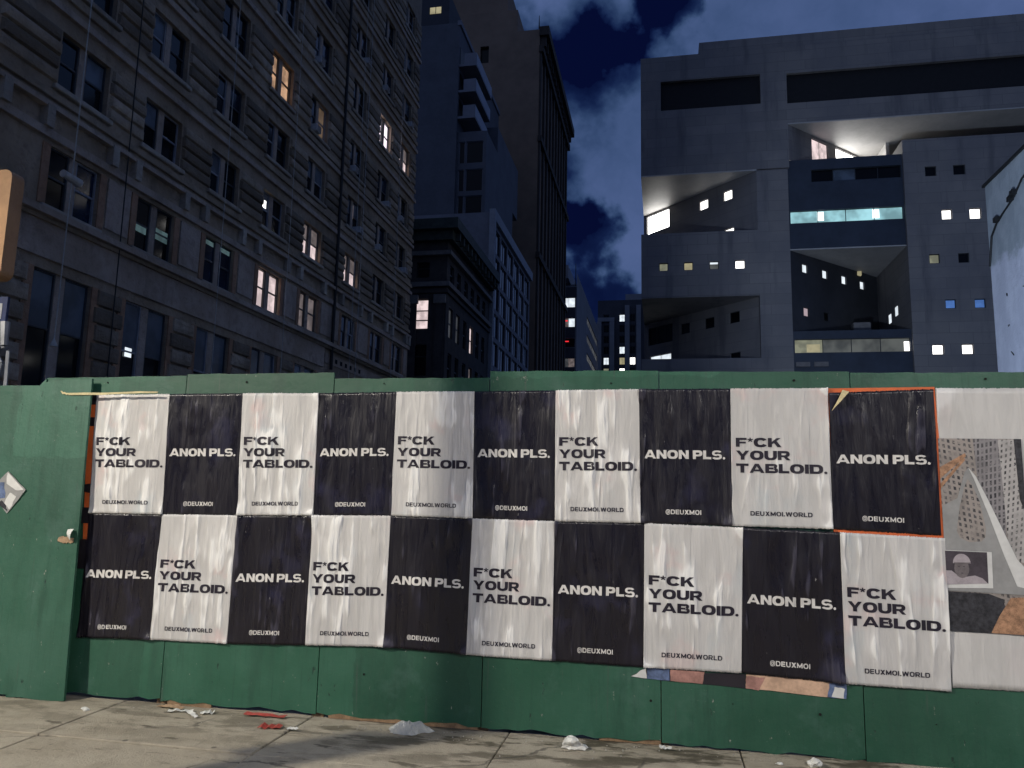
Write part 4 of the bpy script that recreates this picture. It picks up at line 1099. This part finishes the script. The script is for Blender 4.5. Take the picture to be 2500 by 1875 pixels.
for z, y1 in ((56.3, 97), (52.75, 96.4), (49.2, 95)):
    sub(MB().box(-25.29, -23.0, 88.15, y1, z-.35, z-.05).build('balcony_slab', 'render_grey'), C)
    mb = MB().box(-24.6, -23.0, 88.15, 88.35, z-.05, z+1.4).box(-23.2, -23.0, 88.351, y1, z-.05, z+1.4)
    p = MB().box(-24.6, -23.0, 88.15, 88.35, z-.049, z+1.4).build('parapet_front', 'render_grey'); sub(p, C)
    p = MB().box(-23.19, -23.0, 88.351, y1, z-.049, z+1.4).build('parapet_side', 'balcony_pale'); sub(p, C)
    sub(MB().box(-25.299, -25.25, 88.6, y1-.5, z, z+2.6).build('balcony_door', 'pane_black'), C)
sub(MB().box(-25.4, -22.0, 97.2, 112, 44, 52).build('rear_bay', 'render_blue'), C)
sub(MB().box(-25.6, -25.1, 87.9, 112, 61.6, 62.25).build('roof_coping', 'render_grey'), C)
ph = sub(MB().box(-33, -26.9, 88.3, 96, 62.0, 66.5).build('roof_house', 'far_dark'), C)
w_ = MB().box(-29.5, -28.0, 88.26, 88.299, 63.8, 64.7).build('lit_window', 'lit_yellow'); w_.parent = ph
b_ = MB().box(-28.75, -28.68, 88.20, 88.258, 63.8, 64.7).build('window_bar', 'mullion'); b_.parent = ph
# ------------------------------------------------------------------ D: tall brown tower
D = thing('brown_tower', 'tall brown brick tower with dark ornate street front and narrow lit windows', 'building', (-20, 118.5, 0))
ops = []; rt = random.Random(9)
for i in range(9):
    for fl in range(19): ops.append((120.4+i*3.9, 121.7+i*3.9, 6+fl*3.9, 8.5+fl*3.9))
mb = MB(); facade(mb, PXf(-20), 118.5, 156, -.15, 80.2, ops, .35)
facade(mb, PYf(118.5), -70, -20, -.15, 80.2, [(-30.3, -28.8, 74.9, 78.0)], .6)
mb.quad((-20, 118.5, 80.2), (-20, 156, 80.2), (-70, 156, 80.2), (-70, 118.5, 80.2)); mb.quad((-20, 156, -.15), (-70, 156, -.15), (-70, 156, 80.2), (-20, 156, 80.2))
sub(mb.build('wall', 'tower_brown'), D)
sub(MB().box(-30.3, -28.8, 119.05, 119.09, 74.9, 78.0).build('blank_window', 'pane_black'), D)
lits = {(0, 11), (0, 12), (1, 8), (1, 9), (2, 4), (2, 5), (5, 7), (5, 13), (3, 3), (4, 2), (6, 10), (7, 15), (8, 14), (3, 9), (1, 16), (0, 6)}
for i, op in enumerate(ops):
    c_, fl = divmod(i, 19)
    fill(PXf(-20), op, .25, 'lit_slit' if (c_, fl) in lits else 'pane_black', D, frame=.1, fmat='tower_front')
for c_ in range(10):
    y_ = 118.55+c_*3.9; sub(MB().box(-20, -19.65, y_, y_+.9, 0, 76).build('pier', 'tower_front'), D)
for z0, z1, pr in ((76, 77.2, .7), (79.0, 80.6, 1.6), (40, 41, .6), (60, 61, .6)):
    sub(MB().box(-20.05, -20+pr, 118.3, 156.4, z0, z1).build('cornice_moulding', 'tower_front'), D)
for i in range(18): sub(MB().box(-20, -18.9, 118.8+i*2.1, 119.3+i*2.1, 77.21, 78.99).build('cornice_bracket', 'tower_front'), D)
sub(MB().box(-60, -23.9, 118.6, 140, 80.2, 84.3).build('roof_storey', 'tower_brown'), D)
sub(MB().box(-56, -25.8, 119.2, 138, 84.3, 90).build('roof_storey', 'tower_brown'), D)
sub(MB().box(-80, -36, 117.9, 118.499, 60, 88).build('rear_wing', 'tower_brown'), D)
sub(MB().tube((-20.2, 118.9, 80.6), (-20.2, 118.9, 83), .12, .05, 6).build('finial', 'tower_front'), D)
# ------------------------------------------------------------------ E: far office block with lit strips
Eb = thing('office_block', 'far office block with lit window strips and red lights', 'building', (-20, 178, 0))
ops = []
for z0, z1 in ((46.7, 49.1), (41.9, 44.1), (37.0, 39.2), (32.2, 34.4), (27.4, 29.6)): ops.append((-29, -20.35, z0, z1))
mb = MB(); facade(mb, PYf(178), -32, -20.0, -.15, 51.9, ops, .3)
sops = [(206, 238, z0+5.2, z0+7.0) for z0 in (28, 36.5, 41)]
facade(mb, PXf(-20), 178, 240, -.15, 55.2, [(203, 237, 48.4, 50.6), (203, 237, 43.5, 45.6), (203, 237, 38.5, 40.6)], .3)
mb.quad((-32, 178, 51.9), (-20, 178, 51.9), (-20, 188, 51.9), (-32, 188, 51.9)); mb.quad((-32, 188, 51.9), (-20, 188, 51.9), (-20, 188, 55.2), (-32, 188, 55.2)); mb.quad((-32, 188, 55.2), (-20, 188, 55.2), (-20, 240, 55.2), (-32, 240, 55.2))
mb.quad((-20, 240, 0), (-32, 240, 0), (-32, 240, 55.2), (-20, 240, 55.2))
sub(mb.build('wall', 'far_grey'), Eb)
for i, op in enumerate(ops):
    m_ = (['lit_cool', 'lit_cool', 'lit_cool', 'lit_cool'], ['lit_pink_dim', 'lit_dimwin', 'lit_pink_dim', 'lit_cool'], 'pane_black', ['lit_dimwin', 'lit_pink_dim'], ['lit_dimwin', 'pane_dark'])[i]
    fill(PYf(178), op, .2, m_, Eb, frame=.1, bars=[-24.9, -23.4, -21.9])
for op in ((203, 237, 48.4, 50.6), (203, 237, 43.5, 45.6), (203, 237, 38.5, 40.6)): fill(PXf(-20), op, .2, 'lit_dimwin', Eb, frame=.1, bars=[211.5, 220, 228.5])
sub(MB().box(-32, -20.0, 177.9, 177.99, 49.2, 51.7).build('spandrel', 'far_dark'), Eb)
for z0, z1 in ((44.2, 46.6), (39.3, 41.8), (34.5, 36.9), (29.7, 32.1)): sub(MB().box(-32, -20.35, 177.9, 177.99, z0, z1).build('spandrel', 'far_dark'), Eb)
for x_, z_ in ((-22.6, 43.4), (-22.3, 38.4)): sub(MB().box(x_-.5, x_+.5, 177.8, 177.88, z_-.12, z_+.12).build('red_light', 'lit_red'), Eb)
sub(MB().prism([(-32, 182), (-22.6, 182), (-22.6, 200), (-32, 200)], 55.2, 58.5).build('roof_house', 'far_pale'), Eb)
sub(MB().tube((-21.2, 186, 51.9), (-21.2, 186, 60), .14, .08, 6).build('antenna', 'pipe_black'), Eb)
# ------------------------------------------------------------------ F: farthest blocks closing the street
Fb = thing('piered_block', 'farthest grey block with vertical piers and scattered lit windows', 'building', (-14, 250, 0))
ops = []; cols = (-18.2, -13.0, -9.6)
for x_ in cols:
    for fl in range(12): ops.append((x_-1.0, x_+1.0, 20+fl*3.6, 22.6+fl*3.6))
mb = MB(); facade(mb, PYf(250), -21, 4, -.15, 67, ops, .4); closed_box(mb, -21, 4, 250.01, 275, -.15, 67, ('y0',))
sub(mb.build('wall', 'far_dark'), Fb)
fl_lit = {(0, 7): 'lit_cool', (0, 8): 'pane_black', (1, 11): 'lit_cool', (1, 8): 'lit_cool', (2, 7): 'lit_white', (1, 7): 'lit_yellow', (1, 6): 'lit_white', (0, 6): 'lit_yellow_dim', (2, 6): 'pane_black'}
for i, op in enumerate(ops):
    c_, fl = divmod(i, 12); fill(PYf(250), op, .3, fl_lit.get((c_, fl), 'pane_black'), Fb, frame=.2, bars=((op[0]+op[1])/2,))
for x_ in (-20.5, -16.3, -11.3, -7.6):
    sub(MB().box(x_-.75, x_+.75, 249.0, 249.99, 0, 59.6 if x_ < -14 else 65).build('pier', 'far_grey'), Fb)
sub(MB().box(-21, -15.5, 249.2, 249.99, 59.7, 61).build('parapet', 'far_grey'), Fb)
sub(MB().box(-12, -6, 252, 262, 67, 69.5).build('roof_house', 'far_grey'), Fb)

# ------------------------------------------------------------------ right: angular concrete building with carved openings
RY, DP = 60.0, 82.0
G = thing('concrete_building', 'angular precast concrete building with carved wedge openings and small square windows', 'building', (8, RY, 0))
def inG(o): return sub(o, G)
XL, XM, XR = -1.6, 7.38, 34.0
# top beam with two long dark slots
mb = MB(); slots = [(.02, 7.85, 33.06, 35.6), (9.86, 31.5, 32.9, 35.45)]
facade(mb, PYf(RY), XL, XR, 31.25, 37.8, slots, 1.6)
closed_box(mb, XL, XR, RY, DP, 31.25, 37.8, ('y0', 'z0')); inG(mb.build('upper_wall', 'precast_concrete'))
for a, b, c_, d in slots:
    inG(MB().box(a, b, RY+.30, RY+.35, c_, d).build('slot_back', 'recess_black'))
inG(MB().box(3.14, XR, RY+.12, DP, 37.805, 38.85).build('roof_parapet', 'precast_concrete'))
# soffit under the beam and the block left of it
inG(MB().box(9.86, XR, RY+.01, DP, 31.15, 31.245).build('soffit', 'soffit_concrete'))
inG(MB().box(XL, 9.85, RY, DP, 27.56, 31.249).build('upper_block', 'precast_concrete'))
inG(MB().box(XL, XM, RY+.01, DP, 27.46, 27.555).build('soffit', 'soffit_concrete'))
mb = MB(); closed_box(mb, XM, 9.72, RY, DP, -.15, 27.459); inG(mb.build('pier_wall', 'precast_concrete'))
# block between the two wedges, with four square windows
w4 = [(-.21, .49, 19.53, 20.18), (1.70, 2.41, 19.53, 20.18), (3.66, 4.38, 19.53, 20.18), (5.60, 6.35, 19.51, 20.19)]
mb = MB(); facade(mb, PYf(RY), XL, XM-.002, 17.42, 22.6, w4, .4); closed_box(mb, XL, XM-.002, RY, DP, 17.42, 22.6, ('y0',)); inG(mb.build('middle_block', 'precast_concrete'))
for op, m_ in zip(w4, ('lit_yellow_dim', 'lit_yellow', 'lit_grey', 'lit_white')): fill(PYf(RY), op, .18, m_, G, frame=.05)
b_ = MB().box(3.72, 4.32, RY+.165, RY+.179, 19.98, 20.12).build('lit_blind', 'lit_cool'); inG(b_)
inG(MB().box(XL+.003, XM-.003, RY+.015, DP, 17.33, 17.415).build('soffit', 'precast_concrete'))
inG(MB().box(XL, XM-.002, RY+.001, RY+.5, -.15, 12.45).build('lower_parapet', 'precast_concrete'))
# wedge back walls running back at 45 degrees, with windows
q2 = math.sqrt(.5)
def diagwall(x0, y0, sx, L, z0, z1, wins, mats, name, mat='precast_concrete'):
    """vertical wall at 45 degrees; the wall's back is away from the open side"""
    ux, uy = sx*q2, q2
    # depth direction: into the solid (perpendicular to the run, away from the viewer's opening)
    dx, dy = -sx*q2, q2
    def P(u, z, d): return (x0+ux*u+dx*d, y0+uy*u+dy*d, z)
    mb = MB(); facade(mb, P, 0, L, z0, z1, wins, .3)
    inG(mb.build(name, mat))
    for op, m_ in zip(wins, mats):
        a, b, c_, d = op
        fr = MB()
        for u0, u1, v0, v1 in ((a, a+.05, c_, d), (b-.05, b, c_, d), (a+.05, b-.05, c_, c_+.05), (a+.05, b-.05, d-.05, d)):
            fr.quad(P(u0, v0, .10), P(u1, v0, .10), P(u1, v1, .10), P(u0, v1, .10))
        n = max(1, int(round((b-a)/1.1)))
        for i in range(1, n): u = a+(b-a)*i/n; fr.quad(P(u-.025, c_+.05, .10), P(u+.025, c_+.05, .10), P(u+.025, d-.05, .10), P(u-.025, d-.05, .10))
        f_ = inG(fr.build('window', 'mullion'))
        g = MB().quad(P(a+.02, c_+.02, .14), P(b-.02, c_+.02, .14), P(b-.02, d-.02, .14), P(a+.02, d-.02, .14)).build('pane', m_); g.parent = f_
    return P
diagwall(XM, RY, -1, 12.7, 22.6, 27.459, [(2.45, 3.35, 25.95, 26.75), (5.0, 5.95, 25.95, 26.75), (9.5, 12.3, 25.6, 27.3), (2.35, 3.3, 22.75, 23.5)],
         ['lit_white', 'lit_white', 'lit_flood', 'lit_white'], 'wedge_wall')
diagwall(XM, RY+.5, -1, 12.7, 10.0, 17.329, [(1.9, 2.9, 15.7, 16.6), (4.5, 5.5, 15.7, 16.6), (7.2, 8.2, 15.7, 16.6), (9.2, 12.2, 15.3, 16.9), (1.9, 2.9, 12.4, 13.3), (4.5, 5.5, 12.4, 13.1), (9.4, 12.0, 12.3, 14.3)],
         ['pane_black', 'pane_black', 'pane_black', 'pane_black', 'pane_black', 'pane_black', 'lit_cool'], 'wedge_wall')
# right wing
ww = [(19.59, 20.38, 26.2, 26.97, 'pane_black'), (21.55, 22.38, 26.2, 26.97, 'pane_black'), (20.56, 21.28, 22.75, 23.52, 'lit_white'), (22.46, 23.25, 22.7, 23.52, 'lit_white'),
      (19.53, 20.25, 19.38, 20.1, 'lit_yellow_dim'), (21.5, 22.24, 19.36, 20.09, 'pane_black'), (20.44, 21.15, 15.93, 16.61, 'lit_blue'), (22.4, 23.13, 15.92, 16.6, 'lit_blue'),
      (19.36, 20.15, 12.5, 13.25, 'lit_white'), (21.35, 22.13, 12.5, 13.25, 'lit_white')]
wops = [w[:4] for w in ww]
mb = MB(); facade(mb, PYf(RY), 18.1, XR, -.15, 29.22, wops, .35); closed_box(mb, 18.1, XR, RY, DP, -.15, 29.22, ('y0',)); inG(mb.build('wing_wall', 'precast_concrete'))
for w in ww: fill(PYf(RY), w[:4], .16, w[4], G, frame=.05)
# glazed bands between pier and wing
for z0, z1, strips in ((21.0, 28.2, [(9.86, 18.0, 23.05, 24.05), (11.5, 18.0, 26.35, 27.35)]), (-.15, 14.5, [(9.86, 18.0, 12.82, 13.86)])):
    mb = MB(); facade(mb, PYf(RY+.25), 9.721, 18.098, z0, z1, strips, .3)
    closed_box(mb, 9.721, 18.098, RY+.25, DP if z1 < 15 else 66, z0, z1, ('y0', 'x0', 'x1')); inG(mb.build('band_wall', 'dark_panel'))
    for op in strips:
        if op[2] > 26: m_ = ['pane_navy', 'lit_grey', 'pane_navy', 'pane_black']; m_ = ['pane_black', 'pane_blind', 'pane_black', 'pane_black']
        elif op[2] > 20: m_ = 'lit_cyan'
        else: m_ = ['lit_yellow_dim', 'lit_grey', 'lit_grey', 'lit_grey']
        L = op[1]-op[0]
        o = fill(PYf(RY+.25), op, .22, m_, G, name='strip_window', frame=.03, bars=[op[0]+L*i/4 for i in (1, 2, 3)])
        if 20 < op[2] < 26:
            for x_ in (12.1, 16.1):
                l_ = MB().box(x_-.24, x_+.24, RY+.44, RY+.465, 23.25, 23.95).build('ceiling_light', 'lit_cyan_hot'); l_.parent = o
        if op[2] < 20:
            l_ = MB().box(10.75, 11.7, RY+.44, RY+.465, 12.9, 13.5).build('lit_room', 'lit_yellow'); l_.parent = o
            l_ = MB().box(17.6, 17.95, RY+.44, RY+.465, 12.9, 13.6).build('lit_room', 'lit_white'); l_.parent = o
for x_ in (9.9, 11.2): inG(MB().box(x_, x_+1.0, RY+.1, RY+.24, 11.75, 12.1).build('duct', 'dark_trim'))
# courtyard: 45-degree wall running back to the right, lit windows in a row
cw = [(1.5, 2.2, 19.45, 20.15), (4.1, 4.8, 19.45, 20.15), (6.7, 7.4, 19.45, 20.15), (9.3, 10.0, 19.45, 20.15), (1.5, 2.2, 15.95, 16.65), (4.1, 4.8, 15.95, 16.65)]
diagwall(9.72, RY+.26, 1, 11.85, 14.5, 20.999, cw, ['lit_cool', 'lit_cool', 'lit_cool', 'lit_cool', 'lit_rose', 'pane_black'], 'court_wall', 'court_shade')
inG(MB().box(9.73, 18.09, RY+.27, DP, 20.90, 20.998).build('soffit', 'soffit_concrete'))
inG(MB().box(15.9, 16.4, RY+6.6, RY+6.9, 20.55, 20.88).build('court_light', 'lit_yellow'))
for y_, z_ in ((63.2, 16.3), (65.0, 16.1)): inG(MB().box(18.06, 18.095, y_, y_+.6, z_, z_+.7).build('lit_window', 'lit_cool'))
inG(MB().prism([(14.6, 62.4), (15.9, 62.4), (15.9, 63.2), (14.6, 63.2)], 14.5, 15.6).build('roof_plant', 'dark_trim', bevel=.1))
# terrace under the top beam
diagwall(9.86, RY+.02, 1, 13.5, 28.2, 31.149, [(3.0, 5.2, 28.7, 30.9), (6.3, 9.6, 28.4, 31.0), (10.2, 12.8, 28.4, 31.0)], ['lit_pink', 'lit_flood', 'lit_white'], 'terrace_wall')
inG(MB().box(18.2, XR, 69.5, 69.8, 29.23, 31.149).build('terrace_back_wall', 'soffit_concrete'))
inG(MB().box(18.2, 18.45, 64.5, 69.4, 29.23, 31.149).build('terrace_side_wall', 'soffit_concrete'))


# ------------------------------------------------------------------ painted wall at the right edge
H_ = thing('painted_wall_building', 'whitewashed side wall with grey upper part, cables and tie plates', 'building', (15, 28, 0))
mb = MB(); closed_box(mb, 15, 27, 12, 38.1, -.15, 16.5); sub(mb.build('wall', 'painted_brick_wall'), H_)
sub(MB().box(14.9, 27.1, 11.9, 38.2, 16.5, 16.62).build('coping', 'pipe_black'), H_)
rh = random.Random(3)
for y_ in (29.5, 31.5, 33.2, 34.9, 36.5):
    for z_ in (8.3, 9.5, 10.8):
        sub(MB().tube((15, y_+rh.uniform(-.3, .3), z_+rh.uniform(-.2, .2)), (14.94, y_, z_), .028, .02, 6).build('tie_plate', 'pipe_black'), H_)
pts = [(38.0, 12.6), (37.6, 13.9), (37.0, 14.3), (36.2, 14.55), (35.2, 14.8), (34.3, 15.3), (33.0, 15.5), (30, 15.7)]
for (a, b), (c_, d) in zip(pts, pts[1:]): sub(MB().tube((14.93, a, b), (14.93, c_, d), .045, .045, 6).build('conduit', 'pipe_black'), H_)
for y_, z_ in ((36.9, 14.45), (35.4, 14.85), (35.1, 15.0)): sub(MB().box(14.80, 14.99, y_-.14, y_+.14, z_-.10, z_+.12).build('junction_box', 'pipe_black'), H_)
# added floodlight, unseen behind the fence, put there to brighten the painted wall
fl = thing('wall_fill_light', 'added unseen floodlight on tripod behind the fence, brightening the painted wall', 'fill light', (3.0, 19.0, -.16))
fx, fy = 3.0, 19.0
hd_ = sub(MB().box(fx-.25, fx+.25, fy-.12, fy+.12, 1.9, 2.25).build('lamp_head', 'lamp_metal', bevel=.02), fl)
le_ = MB().box(fx+.255, fx+.262, fy-.1, fy+.1, 1.93, 2.22).build('lens', 'lamp_glow'); le_.parent = hd_
sub(MB().tube((fx, fy, .5), (fx, fy, 1.9), .025, .025, 8).build('mast', 'lamp_metal'), fl)
for i in range(3):
    a = R(120*i+20); sub(MB().tube((fx, fy, .6), (fx+.5*math.cos(a), fy+.5*math.sin(a), -.15), .018, .018, 6).build('leg', 'lamp_metal'), fl)
ld = bpy.data.lights.new('wall_fill_beam', 'SPOT'); ld.energy = 24000; ld.color = (.62, .76, 1.); ld.spot_size = R(75); ld.spot_blend = .6; ld.shadow_soft_size = .15
lo = bpy.data.objects.new('wall_fill_beam', ld); COL.objects.link(lo); lo.location = (fx+.3, fy, 2.08)
dv = Vector((15, 36, 10))-Vector(lo.location); lo.rotation_euler = dv.to_track_quat('-Z', 'Y').to_euler(); sub(lo, fl)

# ------------------------------------------------------------------ litter along the foot of the fence
def crumple(name, x, y_, r, flatz, mat, label, seed, sub_=3, cat='litter'):
    bm = bmesh.new(); bmesh.ops.create_icosphere(bm, subdivisions=sub_, radius=1)
    rr = random.Random(seed); dirs = [Vector((rr.gauss(0, 1), rr.gauss(0, 1), rr.gauss(0, 1))).normalized() for _ in range(16)]; am = [rr.uniform(.15, .55) for _ in dirs]
    for v in bm.verts:
        n = v.co.normalized(); k_ = 1-sum(a*max(0, n.dot(d)-.72)*3 for a, d in zip(am, dirs))+rr.uniform(-.11, .11)
        v.co = n*max(.35, k_)
        v.co = Vector((v.co.x*r[0], v.co.y*r[1], max(-.0, (v.co.z+.55)*r[2]*flatz)))
    me = bpy.data.meshes.new(name); bm.to_mesh(me); bm.free()
    o = link(name, me, mat, None, (x, y_, .001)); return tag(o, label, cat)
def scrap(name, x, y_, L, w, ang, mat, label, seed, cat='litter'):
    rr = random.Random(seed); m_ = MB(); n = 6
    for i in range(n+1):
        f_ = i/n-.5; z = .004+.012*abs(math.sin(i*1.7+seed))+.01*rr.random(); ww_ = w*(.7+.5*rr.random())
        m_.v += [(f_*L, -ww_/2+rr.uniform(-.004, .004), z), (f_*L+rr.uniform(-.006, .006), ww_/2, z+rr.uniform(0, .012))]
    for i in range(n): a = 2*i; m_.f.append((a, a+2, a+3, a+1))
    o = m_.build(name, mat); o.location = (x, y_, 0); o.rotation_euler = (0, 0, R(ang))
    s_ = o.modifiers.new('thick', 'SOLIDIFY'); s_.thickness = .002; return tag(o, label, cat)
def bag(x, y_, label):
    m_ = MB(); rr = random.Random(31); nr, na = 9, 36
    for i in range(nr+1):
        f_ = i/nr
        for a in range(na):
            th = 2*math.pi*a/na
            edge = 1+.16*math.sin(3*th+.6)+.10*math.sin(5*th+2)+.05*math.sin(11*th)
            rad = .135*f_*edge
            z = .052*(1-f_**3.2)*(1+(.30*math.sin(3*th+f_*4)+.16*math.sin(7*th+1+f_*5))*min(1, f_*2))+.006*math.sin(13*th+f_*9)*f_+rr.uniform(0, .004)
            m_.v.append((rad*math.cos(th)*1.05, rad*math.sin(th)*.55, max(.0015, z)))
    for i in range(nr):
        for a in range(na):
            b = (a+1) % na; m_.f.append((i*na+a, (i+1)*na+a, (i+1)*na+b, i*na+b))
    o = m_.build('plastic_bag', 'plastic_bag'); o.location = (x, y_, 0); o.rotation_euler = (0, 0, R(12)); return tag(o, label, 'litter')
bag(-1.66, 5.13, 'clear crumpled plastic bag lying against the fence foot')
crumple('paper_napkin', -.56, 5.06, (.085, .06, .055), .9, 'litter_white', 'large crumpled white napkin below the seventh column of posters', 7)
crumple('paper_napkin', .865, 5.10, (.05, .035, .04), .9, 'litter_white', 'small crumpled white tissue below the ninth column of posters', 9)
crumple('paper_napkin', .665, 5.08, (.028, .02, .018), .8, 'litter_white', 'tiny white paper pellet beside the small crumpled tissue', 10, 2)
crumple('paper_napkin', -3.99, 5.00, (.05, .03, .02), .8, 'litter_white', 'flattened white napkin near the proud green panel', 12)
scrap('paper_strip', -3.34, 5.13, .17, .035, 18, 'litter_white', 'white paper strip pointing toward the fence below the second column', 1)
scrap('paper_strip', -3.20, 5.06, .13, .03, -38, 'litter_white', 'white paper strip lying aslant beside another below the second column', 2)
scrap('paper_scrap', -3.14, 5.14, .09, .05, 30, 'litter_white', 'torn white paper scrap between paper strips and red wrapper', 4)
scrap('candy_wrapper', -2.72, 5.17, .30, .045, 2, 'red_wrapper', 'long red wrapper lying along the fence foot', 5)
scrap('candy_wrapper', -2.56, 4.95, .15, .07, 8, 'red_wrapper', 'short red wrapper lying out on the pavement', 6)
scrap('paper_scrap', -2.40, 4.95, .07, .03, -15, 'litter_white', 'small white scrap beside the short red wrapper', 8)
scrap('paper_scrap', 0.0, 5.19, .075, .028, -8, 'litter_white', 'small white stub at the plywood seam under the eighth column', 11)
scrap('cardboard_strip', -3.46, 5.19, .24, .04, -12, 'cardboard', 'brown cardboard splinter at the first plywood seam', 13)
pb = MB(); rp = random.Random(8)
for i in range(170):
    x = rp.uniform(-4.3, 1.6); y_ = 5.22-abs(rp.gauss(0, .13)); r_ = rp.uniform(.002, .0055)
    pb.tube((x, y_, .0), (x+rp.uniform(-.004, .004), y_, r_*1.2), r_, r_*.6, 5)
tag(pb.build('grit', 'grit_mix'), 'fine pale grit and crumbs along the fence foot', 'grit', kind='stuff')
